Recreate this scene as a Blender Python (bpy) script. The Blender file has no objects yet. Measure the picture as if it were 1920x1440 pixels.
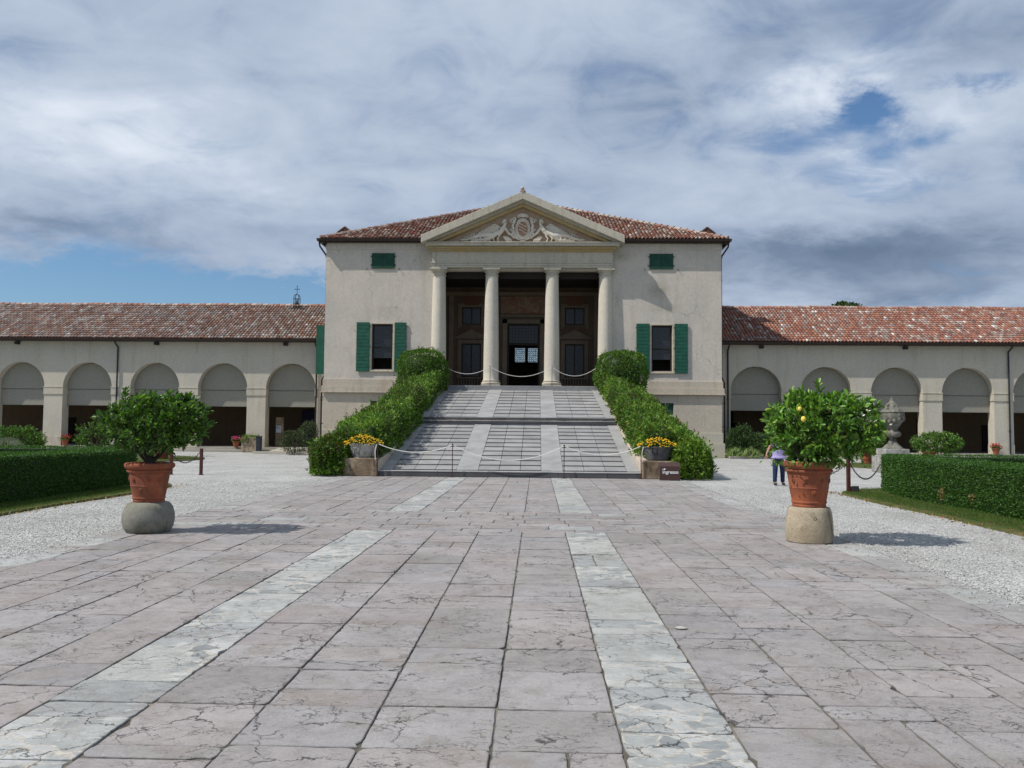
import bpy, math, random
import numpy as np
from mathutils import Vector, Matrix, noise
R = math.radians
C = bpy.context.scene.collection
sc = bpy.context.scene
random.seed(7); rng = np.random.default_rng(7)

# ------------------------------------------------------------------ camera
CAM = Vector((0.93, 0.0, 1.7))
cam = bpy.data.cameras.new('camera'); co = bpy.data.objects.new('camera', cam); C.objects.link(co)
cam.sensor_fit = 'HORIZONTAL'; cam.sensor_width = 36.0; cam.lens = 36.0 * 1553 / 1920
cam.clip_start = 0.1; cam.clip_end = 5000
ya, pi_, ro = R(1.757), R(2.970), R(0.5)
F = Vector((-math.sin(ya) * math.cos(pi_), math.cos(ya) * math.cos(pi_), math.sin(pi_)))
Rt = Vector((math.cos(ya), math.sin(ya), 0)); Up = Rt.cross(F)
cr, sr = math.cos(ro), math.sin(ro)
R2 = Rt * cr + Up * sr; U2 = Up * cr - Rt * sr
M = Matrix((R2, U2, -F)).transposed().to_4x4(); M.translation = CAM
co.matrix_world = M
sc.camera = co

# ------------------------------------------------------------------ node helper
class NT:
    def __init__(s, tree): s.t = tree; s.t.nodes.clear()
    def n(s, typ, props=None, out=0, **inp):
        nd = s.t.nodes.new(typ)
        for k, v in (props or {}).items(): setattr(nd, k, v)
        for k, v in inp.items():
            key = int(k[1:]) if k[0] == 'i' and k[1:].isdigit() else k.replace('_', ' ')
            sk = nd.inputs[key]
            if isinstance(v, bpy.types.NodeSocket): s.t.links.new(v, sk)
            elif isinstance(v, bpy.types.Node): s.t.links.new(v.outputs[0], sk)
            else: sk.default_value = v
        return nd if out is None or not nd.outputs else nd.outputs[out]
    def m(s, op, a, b=0.0, c=0.0, clamp=False):
        return s.n('ShaderNodeMath', {'operation': op, 'use_clamp': clamp}, i0=a, i1=b, i2=c)
    def ramp(s, fac, stops, interp='LINEAR'):
        nd = s.t.nodes.new('ShaderNodeValToRGB'); s.t.links.new(fac, nd.inputs[0]); r = nd.color_ramp; r.interpolation = interp
        while len(r.elements) < len(stops): r.elements.new(0.5)
        for e, (p, c) in zip(r.elements, stops):
            e.position = p; e.color = c if len(c) == 4 else (*c, 1)
        return nd.outputs[0]
    def mix(s, f, a, b, mode='MIX'):
        nd = s.t.nodes.new('ShaderNodeMix'); nd.data_type = 'RGBA'; nd.blend_type = mode
        for i, v in ((0, f), (6, a), (7, b)):
            if isinstance(v, bpy.types.NodeSocket): s.t.links.new(v, nd.inputs[i])
            else: nd.inputs[i].default_value = (*v, 1) if isinstance(v, tuple) and len(v) == 3 else v
        return nd.outputs[2]
    def noise(s, vec, scale, detail=4, rough=.55, dist=0):
        return s.n('ShaderNodeTexNoise', Vector=vec, Scale=scale, Detail=detail, Roughness=rough, Distortion=dist)
    def link(s, a, b): s.t.links.new(a, b)

# ------------------------------------------------------------------ world: sky with clouds
SUN = Vector((-0.75, -0.30, 1.0)).normalized()       # towards the sun
sel = math.asin(SUN.z); srot = math.atan2(SUN.x, SUN.y)
w = bpy.data.worlds.new('World'); sc.world = w; w.use_nodes = True
t = NT(w.node_tree)
sky = t.n('ShaderNodeTexSky', {'sky_type': 'NISHITA', 'sun_disc': False, 'sun_elevation': sel, 'sun_rotation': srot % (2 * math.pi), 'altitude': 60, 'air_density': 1.2, 'dust_density': 0.4, 'ozone_density': 3.5})
bg1 = t.n('ShaderNodeBackground', Color=t.mix(1.0, sky, (.72, .88, 1.04), 'MULTIPLY'), Strength=0.078)
tc = t.n('ShaderNodeTexCoord', out=None).outputs['Generated']
sep = t.n('ShaderNodeSeparateXYZ', out=None, i0=tc)
dx, dy, dz = sep.outputs
az = t.m('ARCTAN2', dx, dy); el = t.m('ARCSINE', dz)
zc = t.m('ADD', t.m('MAXIMUM', dz, 0.0), 0.26)
px_ = t.m('DIVIDE', dx, zc); py_ = t.m('DIVIDE', dy, zc)
P = t.n('ShaderNodeCombineXYZ', X=px_, Y=py_, Z=0.0)
Pr = t.n('ShaderNodeMapping', Vector=P, Rotation=(0, 0, R(-18)), Scale=(1.0, 1.2, 1.0))
wz = t.n('ShaderNodeSeparateColor', out=None, Color=t.n('ShaderNodeTexNoise', out=1, Vector=P, Scale=3.4, Detail=8, Roughness=.66))
az = t.m('ADD', az, t.m('MULTIPLY', t.m('SUBTRACT', wz.outputs[0], .5), .24)); el = t.m('ADD', el, t.m('MULTIPLY', t.m('SUBTRACT', wz.outputs[1], .5), .10))
def gsum(lst):                                       # cloud masses, by compass direction and height above the horizon
    tot = None
    for (X, Y, sx, sy, a) in lst:
        a0 = math.atan((X - 960) / 1553) - ya; e0 = math.atan((801 - Y) / math.hypot(1553, X - 960))
        u = t.m('DIVIDE', t.m('SUBTRACT', az, a0), sx / 1553); v = t.m('DIVIDE', t.m('SUBTRACT', el, e0), sy / 1553)
        g = t.m('MULTIPLY', t.m('EXPONENT', t.m('MULTIPLY', t.m('ADD', t.m('MULTIPLY', u, u), t.m('MULTIPLY', v, v)), -1.0)), a)
        tot = g if tot is None else t.m('ADD', tot, g)
    return tot
n1 = t.noise(Pr, 1.15, 9, .52, .35)
n2 = t.noise(t.n('ShaderNodeMapping', Vector=P, Location=(3.1, 7.7, 0), Rotation=(0, 0, R(-20)), Scale=(1, 1.25, 1)), 0.9, 8, .50, .5)
n3 = t.noise(t.n('ShaderNodeMapping', Vector=P, Location=(9.1, 1.7, 0), Rotation=(0, 0, R(-14)), Scale=(1, 1.35, 1)), 3.0, 8, .54, .6)
holes = gsum([(60, 545, 330, 52, -1.1), (400, 562, 260, 42, -1.1), (590, 565, 110, 34, -.5), (1620, 170, 62, 34, -.58), (1560, 225, 90, 24, -.40), (1470, 265, 90, 22, -.34), (1690, 240, 50, 30, -.3), (1150, 290, 70, 16, -.2), (960, 300, 60, 12, -.12), (1640, 170, 45, 22, -.30), (1360, 150, 60, 20, -.22), (1780, 230, 60, 18, -.2),
              (1870, 118, 60, 16, -.55), (1800, 330, 90, 18, -.3), (1640, 330, 80, 16, -.25), (1560, 300, 150, 36, -.36), (1130, 120, 90, 34, -.2), (1250, 250, 90, 26, -.22), (1710, 60, 60, 26, -.2), (1700, 185, 40, 30, -.2), (1280, 60, 120, 50, -.06), (1620, 560, 500, 16, -.10), (30, 60, 130, 80, -.12)])
back = t.n('ShaderNodeMapRange', Value=dy, From_Min=-.5, From_Max=.1, To_Min=-.18, To_Max=0.0)  # unseen sky behind the camera, cloud thinned there to lower the ambient light
cov = t.m('ADD', t.m('ADD', t.m('MULTIPLY', t.m('SUBTRACT', n1, .5), .9), t.m('ADD', .66, back)), holes)
n4 = t.noise(t.n('ShaderNodeMapping', Vector=P, Location=(2.1, 4.7, 0), Rotation=(0, 0, R(-30)), Scale=(1, 1.15, 1)), 6.5, 8, .58, .9)
cov = t.m('ADD', t.m('ADD', cov, t.m('MULTIPLY', t.m('SUBTRACT', n3, .5), .62)), t.m('MULTIPLY', t.m('SUBTRACT', n4, .5), .85))
mask = t.n('ShaderNodeMapRange', {'interpolation_type': 'SMOOTHSTEP'}, Value=cov, From_Min=-.14, From_Max=.66, To_Min=0.0, To_Max=1.0)
bl = gsum([(130, 220, 200, 80, .30), (330, 330, 170, 70, .24), (640, 150, 350, 160, .10), (1500, 165, 130, 50, .40), (1640, 130, 80, 50, .3), (1860, 185, 120, 60, .42), (1640, 290, 70, 30, .34),
           (1560, 470, 330, 50, -.50), (1800, 530, 300, 34, -.30), (1180, 120, 260, 60, -.16), (450, 430, 420, 50, -.20), (80, 435, 160, 22, -.26), (250, 480, 200, 24, -.16), (1880, 30, 160, 60, -.20),
           (1380, 340, 200, 40, .10), (1150, 340, 180, 40, -.12), (1500, 395, 220, 30, .06), (700, 360, 260, 50, .04), (1500, 30, 200, 60, -.06), (1800, 400, 150, 40, .05)])
br = t.m('ADD', t.m('ADD', t.m('MULTIPLY', t.m('SUBTRACT', n2, .5), .62), t.m('MULTIPLY', t.m('SUBTRACT', n3, .5), .58)), t.m('ADD', t.m('MULTIPLY', bl, .8), t.m('ADD', .50, t.m('MULTIPLY', n4, .25))))
ccol = t.ramp(br, [(0.0, (.085, .125, .19)), (.28, (.16, .212, .305)), (.55, (.305, .37, .475)), (.8, (.425, .49, .59)), (1.0, (.595, .645, .72))])
bg2 = t.n('ShaderNodeBackground', Color=ccol, Strength=1.0)
mx = t.n('ShaderNodeMixShader', i0=mask, i1=bg1, i2=bg2)
t.n('ShaderNodeOutputWorld', Surface=mx)

ld = bpy.data.lights.new('sun', 'SUN'); ld.energy = 3.5; ld.angle = R(0.6); ld.color = (1.0, .955, .88)
lo = bpy.data.objects.new('sun', ld); C.objects.link(lo); lo.rotation_euler = (-SUN).to_track_quat('-Z', 'Y').to_euler(); lo.location = (-20, -10, 40)
sc.view_settings.view_transform = 'Standard'; sc.view_settings.look = 'None'; sc.view_settings.exposure = 0.34; sc.view_settings.gamma = 1.0
sc.cycles.max_bounces = 6; sc.cycles.diffuse_bounces = 3; sc.cycles.transparent_max_bounces = 8

# ------------------------------------------------------------------ materials
MATS = {}
def newmat(name):
    m = bpy.data.materials.new(name); m.use_nodes = True; t = NT(m.node_tree)
    MATS[name] = m; return m, t
def out(t, col, rough=.8, bump=None, bs=.3, bd=.01, spec=.3, **kw):
    kk = dict(Base_Color=col, Roughness=rough); kk['Specular IOR Level'] = spec
    if bump is not None:
        kk['Normal'] = t.n('ShaderNodeBump', Strength=bs, Distance=bd, Height=bump)
    for k, v in kw.items(): kk[k] = v
    nd = t.t.nodes.new('ShaderNodeBsdfPrincipled')
    for k, v in kk.items():
        s_ = nd.inputs[k.replace('_', ' ')]
        if isinstance(v, bpy.types.NodeSocket): t.link(v, s_)
        else: s_.default_value = (*v, 1) if isinstance(v, tuple) and len(v) == 3 else v
    t.n('ShaderNodeOutputMaterial', Surface=nd.outputs[0])
    return nd
def pos(t): return t.n('ShaderNodeNewGeometry', out=0)
def scal(t, v, s, loc=(0, 0, 0)): return t.n('ShaderNodeMapping', Vector=v, Scale=s, Location=loc)

def plaster(name, c1, c2, stain, amt=.5, vs=1.0, bumpd=.012):
    m, t = newmat(name); p = pos(t)
    a = t.noise(p, .55 * vs, 6, .6, .4); b = t.noise(scal(t, p, (1.9, 1.9, .22)), 1.3, 7, .66); c = t.noise(p, 26, 5, .7); d = t.noise(p, 5.5, 5, .7, .5)
    col = t.mix(t.ramp(a, [(.35, (0, 0, 0)), (.65, (1, 1, 1))]), c1, c2)
    st = t.m('MULTIPLY', t.ramp(b, [(.52, (0, 0, 0)), (.78, (1, 1, 1))]), amt)
    col = t.mix(st, col, stain)
    col = t.mix(t.m('MULTIPLY', t.ramp(d, [(.5, (0, 0, 0)), (.75, (1, 1, 1))]), amt * .35), col, tuple(x * .72 for x in c1))
    gr = t.noise(p, 7.5, 4, .75)
    col = t.mix(.7, col, t.ramp(gr, [(.3, (.84, .84, .84)), (.7, (1.1, 1.1, 1.1))]), 'MULTIPLY')
    col = t.mix(.9, col, t.ramp(c, [(.3, (.78, .78, .78)), (.7, (1.12, 1.12, 1.12))]), 'MULTIPLY')
    if name == 'villa_plaster':
        sx_ = t.n('ShaderNodeSeparateXYZ', out=None, i0=p)
        for (X_, Z_, rx_, rz_, aa) in ((8.05, 9.85, .55, .42, .75), (8.3, 8.75, .9, .22, .35), (-8.3, 8.5, .8, .3, .3), (5.9, 11.9, .5, .25, .6), (-5.9, 11.5, .35, 1.2, .35)):
            u_ = t.m('DIVIDE', t.m('SUBTRACT', sx_.outputs[0], X_), rx_); v_ = t.m('DIVIDE', t.m('SUBTRACT', sx_.outputs[2], Z_), rz_)
            gs = t.m('MULTIPLY', t.m('EXPONENT', t.m('MULTIPLY', t.m('ADD', t.m('MULTIPLY', u_, u_), t.m('MULTIPLY', v_, v_)), -1.0)), t.m('MULTIPLY', t.ramp(d, [(.3, (.3,) * 3), (.6, (1,) * 3)]), aa))
            col = t.mix(gs, col, (.27, .24, .16))
        vk = t.n('ShaderNodeTexVoronoi', {'feature': 'DISTANCE_TO_EDGE'}, Vector=t.n('ShaderNodeVectorMath', {'operation': 'ADD'}, i0=p, i1=t.n('ShaderNodeVectorMath', {'operation': 'SCALE'}, i0=t.n('ShaderNodeTexNoise', out=1, Vector=p, Scale=1.5, Detail=5), Scale=1.2)), Scale=.5)
        ck = t.m('MULTIPLY', t.n('ShaderNodeMapRange', Value=vk, From_Min=0.0, From_Max=.011, To_Min=.7, To_Max=0.0), t.ramp(t.noise(p, .45, 3), [(.5, (0, 0, 0)), (.6, (1, 1, 1))]))
        col = t.mix(ck, col, (.2, .17, .14))
    out(t, col, .92, t.m('ADD', c, t.m('MULTIPLY', d, .5)), .7, bumpd, .1)
    return m
plaster('villa_plaster', (.63, .565, .49), (.55, .505, .45), (.45, .40, .335), .75)
plaster('podium_plaster', (.56, .485, .385), (.50, .45, .375), (.34, .25, .16), .75)
plaster('wing_plaster', (.575, .525, .435), (.50, .47, .405), (.42, .36, .25), .75)
plaster('trim_stone', (.55, .50, .41), (.49, .455, .38), (.33, .28, .18), .8)
plaster('ochre_stone', (.52, .37, .17), (.47, .38, .23), (.30, .22, .12), .6)
plaster('column_stucco', (.62, .565, .475), (.56, .525, .455), (.46, .39, .25), .5, 1.4, .008)
plaster('relief_stucco', (.74, .69, .60), (.66, .58, .49), (.48, .36, .25), .4, 3)
plaster('tympanum', (.52, .36, .26), (.58, .47, .37), (.33, .22, .15), .5, 3)
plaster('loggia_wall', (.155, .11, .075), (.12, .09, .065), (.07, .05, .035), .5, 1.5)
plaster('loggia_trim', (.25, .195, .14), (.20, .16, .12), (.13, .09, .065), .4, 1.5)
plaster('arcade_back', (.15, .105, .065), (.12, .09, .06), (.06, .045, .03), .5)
plaster('floor_stone', (.42, .39, .33), (.36, .34, .30), (.24, .20, .14), .5, 2)
plaster('grey_stone', (.30, .30, .30), (.24, .24, .25), (.12, .12, .12), .6, 2)
plaster('screen_cloth', (.30, .29, .245), (.29, .28, .24), (.27, .26, .22), .2, 1, .002)

def mottled(name, cols, sc_=3.0, bumpd=.02, sharp=.10):
    m, t = newmat(name); p = pos(t)
    a = t.noise(p, sc_, 9, .72, .5); b = t.noise(scal(t, p, (1.4, 1.4, .5)), sc_ * .8, 8, .7, .6); f = t.noise(p, 55, 5, .75); g_ = t.noise(p, sc_ * 5, 6, .8)
    col = t.mix(t.ramp(a, [(.5 - sharp, (0,) * 3), (.5 + sharp, (1,) * 3)]), cols[0], cols[1])
    col = t.mix(t.m('MULTIPLY', t.ramp(b, [(.53, (0,) * 3), (.53 + sharp, (1,) * 3)]), .85), col, cols[2])
    col = t.mix(t.m('MULTIPLY', t.ramp(g_, [(.58, (0,) * 3), (.66, (1,) * 3)]), .5), col, tuple(q * .35 for q in cols[1]))
    col = t.mix(.8, col, t.ramp(f, [(.3, (.75,) * 3), (.7, (1.2,) * 3)]), 'MULTIPLY')
    out(t, col, .92, t.m('ADD', t.m('ADD', a, t.m('MULTIPLY', g_, .5)), t.m('MULTIPLY', f, .35)), .9, bumpd, .12)
def fresco(name, cols, sc_=2.2):
    m, t = newmat(name); p = pos(t)
    a = t.noise(p, sc_, 7, .62, 1.6); b = t.noise(p, 14, 4, .6)
    col = t.ramp(a, [(.3 + .4 * i / (len(cols) - 1), c) for i, c in enumerate(cols)])
    col = t.mix(.5, col, t.ramp(b, [(.3, (.7, .7, .7)), (.7, (1.2, 1.2, 1.2))]), 'MULTIPLY')
    out(t, col, .9, spec=.05)
mottled('urn_stone', [(.42, .41, .385), (.22, .22, .205), (.07, .07, .06)], 3.2)
mottled('urn_moss', [(.22, .21, .18), (.11, .11, .09), (.04, .04, .034)], 4.0)
mottled('brown_block', [(.34, .27, .19), (.17, .12, .08), (.055, .042, .035)], 2.2)
mottled('millstone_grey', [(.27, .265, .235), (.175, .17, .125), (.09, .09, .05)], 2.4, .02, .16)
mottled('millstone_tan', [(.47, .40, .30), (.34, .28, .195), (.10, .09, .075)], 3.0, .03, .12)
mottled('mixed_rubble', [(.42, .34, .25), (.22, .16, .11), (.08, .06, .05)], 4.5)
mottled('weathered_white', [(.50, .485, .45), (.36, .35, .32), (.10, .095, .085)], 3.5)
mottled('dark_trough', [(.17, .17, .17), (.10, .10, .105), (.045, .045, .045)], 3.5)
fresco('fresco_scene', [(.10, .06, .045), (.30, .12, .075), (.20, .15, .11), (.36, .23, .15), (.10, .07, .05)], 1.6)
fresco('fresco_red', [(.12, .085, .06), (.17, .075, .05), (.13, .075, .055)], 3.4)
fresco('shield_red', [(.50, .40, .32), (.33, .16, .10), (.50, .38, .30)], 3.0)

def simple(name, c, rough=.6, var=.25, sc_=8, bump=.3, bd=.005, spec=.3, metal=0.0):
    m, t = newmat(name); p = pos(t); a = t.noise(p, sc_, 5, .65); b = t.noise(p, sc_ * 5, 3)
    col = t.mix(t.ramp(a, [(.3, (0, 0, 0)), (.7, (1, 1, 1))]), tuple(x * (1 - var) for x in c), tuple(min(1, x * (1 + var)) for x in c))
    out(t, col, rough, t.m('ADD', a, b), bump, bd, spec, Metallic=metal)
simple('gutter_brown', (.035, .022, .018), .45)
simple('shutter_green', (.012, .085, .055), .6, .3, 4, .1)
simple('shutter_dark_green', (.010, .055, .036), .65, .3, 3, .1)
simple('dark_wood', (.02, .014, .01), .6)
simple('window_stone', (.50, .44, .34), .85)
simple('black_metal', (.018, .018, .02), .5)
simple('slate_metal', (.022, .027, .035), .5)
simple('corten', (.075, .022, .018), .7, .3, 20)
simple('sign_brown', (.068, .036, .034), .6, .1)
simple('white_paint', (.80, .80, .78), .6, .03)
simple('sheet_grey', (.45, .5, .55), .6, .1)
simple('rope_white', (.72, .70, .66), .8, .1, 40)
simple('soil', (.05, .035, .022), .95, .4, 20)
simple('bark', (.06, .048, .038), .9, .4, 14, .8, .01)
simple('ivory_skin', (.42, .22, .16), .6, .06, 10, .1)
simple('lavender_cloth', (.33, .28, .52), .9, .22, 25, .4)
simple('denim', (.018, .032, .085), .9, .3, 14, .3)
simple('hair_brown', (.05, .03, .02), .6)
simple('lemon', (.72, .56, .10), .5, .1, 30)
simple('blossom', (.78, .72, .66), .7, .05)
simple('marigold', (.80, .46, .015), .7, .18, 14)
simple('geranium', (.50, .018, .035), .7, .3, 30)
simple('pink_flower', (.55, .04, .16), .7, .3, 30)
simple('tile_bed', (.10, .05, .035), .9, .3, 6)
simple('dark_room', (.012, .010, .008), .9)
simple('deep_blue', (.012, .014, .05), .6)
simple('joint_earth', (.12, .108, .088), 1.0, .75, 2.6)
simple('bell_bronze', (.05, .05, .04), .4)
simple('lead_came', (.03, .03, .035), .6)
simple('lead_grey', (.055, .06, .07), .6)

def terracotta(name, c1, c2, lime):
    m, t = newmat(name); p = pos(t)
    a = t.noise(p, 3.5, 6, .65, .5); b = t.noise(scal(t, p, (3, 3, .8)), 4, 6, .7); c = t.noise(p, 60, 3)
    col = t.mix(t.ramp(a, [(.35, (0, 0, 0)), (.65, (1, 1, 1))]), c1, c2)
    col = t.mix(t.m('MULTIPLY', t.ramp(b, [(.55, (0, 0, 0)), (.8, (1, 1, 1))]), .45), col, lime)
    out(t, col, .8, t.m('ADD', a, t.m('MULTIPLY', c, .4)), .3, .006, .25)
terracotta('terracotta', (.33, .10, .045), (.19, .065, .038), (.42, .27, .20))

def vcol(name, rough=.85, var=.25, sc_=12, trans=0.0, spec=.3, bump=.3, sheen=False):
    m, t = newmat(name); p = pos(t)
    a = t.n('ShaderNodeAttribute', {'attribute_name': 'Col'}); n = t.noise(p, sc_, 4, .65)
    col = t.mix(1.0, a, t.ramp(n, [(.3, (1 - var,) * 3), (.7, (1 + var,) * 3)]), 'MULTIPLY')
    if trans:
        nd = t.t.nodes.new('ShaderNodeBsdfPrincipled'); t.link(col, nd.inputs['Base Color']); nd.inputs['Roughness'].default_value = rough; nd.inputs['Specular IOR Level'].default_value = spec
        tr = t.n('ShaderNodeBsdfTranslucent', Color=t.mix(1.0, col, (1.6, 1.75, .5), 'MULTIPLY'))
        mxx = t.n('ShaderNodeMixShader', i0=trans, i1=nd.outputs[0], i2=tr); t.n('ShaderNodeOutputMaterial', Surface=mxx)
    else: out(t, col, rough, n, bump, .008, spec)
vcol('roof_tile', .9, .22, 9, spec=.15)
vcol('leaf_gloss', .42, .15, 5, .22, .45)
vcol('leaf', .55, .2, 4, .25, .3)
vcol('grass_blade', .7, .2, 2, .25, .2)

# paving: every slab has its own tone; cracks and pits by noise
def paving_mat(name, strip):
    m, t = newmat(name); p = pos(t)
    at = t.n('ShaderNodeAttribute', {'attribute_name': 'Col'}); rnd = t.n('ShaderNodeAttribute', {'attribute_name': 'Rnd'}, out=None)
    sepr = t.n('ShaderNodeSeparateColor', out=None, Color=rnd.outputs[0])
    flat = lambda v, k: t.n('ShaderNodeVectorMath', {'operation': 'MULTIPLY'}, i0=v, i1=k)
    warp = t.n('ShaderNodeVectorMath', {'operation': 'ADD'}, i0=p, i1=t.n('ShaderNodeVectorMath', {'operation': 'SCALE'}, i0=t.n('ShaderNodeTexNoise', out=1, Vector=p, Scale=2.6, Detail=8, Roughness=.68), Scale=.45))
    edge = lambda v, sc_: t.n('ShaderNodeTexVoronoi', {'feature': 'DISTANCE_TO_EDGE'}, Vector=v, Scale=sc_)
    wv = t.noise(p, 6, 5, .7)                                       # crack width varies along its run
    vo = edge(flat(warp, (1, 1, 0)), 1.9); wid = t.m('MULTIPLY', t.ramp(wv, [(.38, (.0,) * 3), (.68, (1,) * 3)]), .022)
    crk = t.m('SUBTRACT', 1.0, t.m('DIVIDE', vo, t.m('ADD', wid, .0015)), clamp=True)
    gate = t.ramp(t.noise(p, .8, 4), [(.47, (0, 0, 0)), (.55, (1, 1, 1))])
    crk = t.m('MULTIPLY', t.m('MULTIPLY', crk, t.m('GREATER_THAN', sepr.outputs[0], .42)), gate)
    vo2 = edge(flat(warp, (1, 1.7, 0)), 6.0); g2 = t.ramp(t.noise(p, 1.9, 5, .6), [(.50, (0, 0, 0)), (.60, (1, 1, 1))])
    crk = t.m('MAXIMUM', crk, t.m('MULTIPLY', t.m('SUBTRACT', 1.0, t.m('DIVIDE', vo2, t.m('ADD', t.m('MULTIPLY', wid, 1.6), .003)), clamp=True), g2))
    pit = t.ramp(t.noise(scal(t, p, (9, 30, 1)), 1.3, 6, .78), [(.60, (0, 0, 0)), (.68, (1, 1, 1))])
    pit = t.m('MULTIPLY', pit, t.ramp(t.noise(p, 1.8, 5), [(.42, (.1,) * 3), (.62, (1, 1, 1))]))
    big = t.noise(p, .8, 7, .62, .4); med = t.noise(p, 5, 8, .76, .6); fin = t.noise(p, 60, 5, .75); spk = t.noise(p, 24, 5, .8)
    col = t.mix(.8, at, t.ramp(big, [(.3, (.68, .67, .66)), (.7, (.96, .96, .965))]), 'MULTIPLY')
    col = t.mix(.9, col, t.ramp(med, [(.28, (.70, .69, .68)), (.5, (1.0, 1.0, 1.0)), (.72, (1.18, 1.18, 1.18))]), 'MULTIPLY')
    col = t.mix(.9, col, t.ramp(fin, [(.3, (.80, .80, .80)), (.7, (1.14, 1.14, 1.14))]), 'MULTIPLY')
    brn = t.m('MULTIPLY', t.ramp(t.noise(p, 1.3, 8, .76), [(.52, (0, 0, 0)), (.68, (1, 1, 1))]), .55); col = t.mix(brn, col, (.205, .165, .13))
    lich = t.m('MULTIPLY', t.ramp(spk, [(.60, (0, 0, 0)), (.68, (1, 1, 1))]), .35); col = t.mix(lich, col, (.14, .13, .12))
    if strip:
        w3 = t.n('ShaderNodeVectorMath', {'operation': 'ADD'}, i0=p, i1=t.n('ShaderNodeVectorMath', {'operation': 'SCALE'}, i0=t.n('ShaderNodeTexNoise', out=1, Vector=p, Scale=5.0, Detail=6, Roughness=.6), Scale=.16))
        vf = t.n('ShaderNodeTexVoronoi', {'feature': 'F1'}, out=None, Vector=flat(w3, (1, 1.5, 0)), Scale=5.2); ve = edge(flat(w3, (1, 1.5, 0)), 5.2)
        tone = t.n('ShaderNodeSeparateColor', out=None, Color=vf.outputs[1]); brk = t.ramp(t.noise(p, .9, 3), [(.46, (0, 0, 0)), (.54, (1, 1, 1))])
        piece = t.mix(1.0, t.ramp(tone.outputs[0], [(0, (.22, .235, .24)), (.5, (.33, .34, .335)), (1, (.46, .46, .445))]), t.ramp(med, [(.28, (.75,) * 3), (.72, (1.15,) * 3)]), 'MULTIPLY')
        mort = t.n('ShaderNodeMapRange', Value=ve, From_Min=.015, From_Max=.06, To_Min=1.0, To_Max=0.0)
        piece = t.mix(mort, piece, t.mix(t.ramp(spk, [(.4, (0,) * 3), (.6, (1,) * 3)]), (.30, .27, .23), (.52, .49, .44)))
        col = t.mix(brk, col, piece)
    veil = t.m('MULTIPLY', t.ramp(t.noise(scal(t, p, (1.5, 5, 1)), 2.2, 8, .72, 1.2), [(.57, (0, 0, 0)), (.66, (1, 1, 1))]), t.m('MULTIPLY', sepr.outputs[1], 1.0 if strip else .6))
    col = t.mix(veil, col, (.52, .52, .495) if strip else (.44, .43, .42))
    col = t.mix(t.m('MULTIPLY', pit, .65), col, (.075, .068, .062)); col = t.mix(t.m('MULTIPLY', crk, .9), col, (.045, .04, .034))
    h = t.m('SUBTRACT', t.m('ADD', t.m('MULTIPLY', med, .8), t.m('MULTIPLY', fin, .2)), t.m('ADD', crk, t.m('MULTIPLY', pit, .6)))
    out(t, col, .85, h, .75, .014, .2)
paving_mat('paving_slab', False); paving_mat('strip_stone', True)

m, t = newmat('ramp_slab'); p = pos(t); at = t.n('ShaderNodeAttribute', {'attribute_name': 'Col'})
n = t.noise(p, 1.2, 6, .65, .4); f = t.noise(p, 40, 4, .7); pt_ = t.ramp(t.noise(p, 9, 6, .75), [(.6, (0, 0, 0)), (.72, (1, 1, 1))])
col = t.mix(.9, at, t.ramp(n, [(.3, (.72, .72, .72)), (.7, (1.15, 1.15, 1.16))]), 'MULTIPLY'); col = t.mix(.8, col, t.ramp(f, [(.3, (.84,) * 3), (.7, (1.1,) * 3)]), 'MULTIPLY')
col = t.mix(t.m('MULTIPLY', pt_, .35), col, (.10, .095, .09)); out(t, col, .85, f, .4, .006, .2)

m, t = newmat('gravel_white'); p = pos(t)
p2 = t.n('ShaderNodeVectorMath', {'operation': 'MULTIPLY'}, i0=p, i1=(1, 1, 0))
vr = t.n('ShaderNodeTexVoronoi', {'feature': 'F1'}, out=None, Vector=p2, Scale=40.0); vr2 = t.n('ShaderNodeTexVoronoi', {'feature': 'F1'}, out=None, Vector=p2, Scale=95.0)
sc1 = t.n('ShaderNodeSeparateColor', out=None, Color=vr.outputs[1]); sc2 = t.n('ShaderNodeSeparateColor', out=None, Color=vr2.outputs[1])
tone = t.m('ADD', t.m('MULTIPLY', sc1.outputs[0], .6), t.m('MULTIPLY', sc2.outputs[1], .4))
col = t.ramp(tone, [(0.08, (.12, .12, .115)), (.32, (.33, .33, .322)), (.65, (.50, .50, .488)), (1, (.68, .67, .65))])
col = t.mix(.85, col, t.ramp(t.noise(p, .5, 7, .7, .3), [(.32, (.80, .795, .78)), (.68, (1.1, 1.1, 1.1))]), 'MULTIPLY')
col = t.mix(t.m('MULTIPLY', t.ramp(t.noise(scal(t, p, (1, .18, 1)), 1.4, 6, .65, .4), [(.50, (0, 0, 0)), (.72, (1, 1, 1))]), .5), col, (.27, .26, .24))
hh = t.m('SUBTRACT', t.m('ADD', t.m('MULTIPLY', sc1.outputs[2], .6), .5), vr.outputs[0])
out(t, col, .9, hh, .8, .018, .15)

m, t = newmat('lawn_soil'); p = pos(t); n = t.noise(p, 2.2, 6, .7); n4 = t.noise(p, 45, 4)
col = t.ramp(n, [(.3, (.05, .085, .02)), (.52, (.07, .085, .028)), (.72, (.17, .11, .06))]); col = t.mix(.7, col, t.ramp(n4, [(.3, (.6,) * 3), (.7, (1.4,) * 3)]), 'MULTIPLY')
out(t, col, .95, n4, .8, .02, .1)
m, t = newmat('far_field'); p = pos(t); n = t.noise(p, .03, 6, .7)
out(t, t.ramp(n, [(.3, (.05, .08, .02)), (.7, (.11, .11, .04))]), .95)

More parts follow.
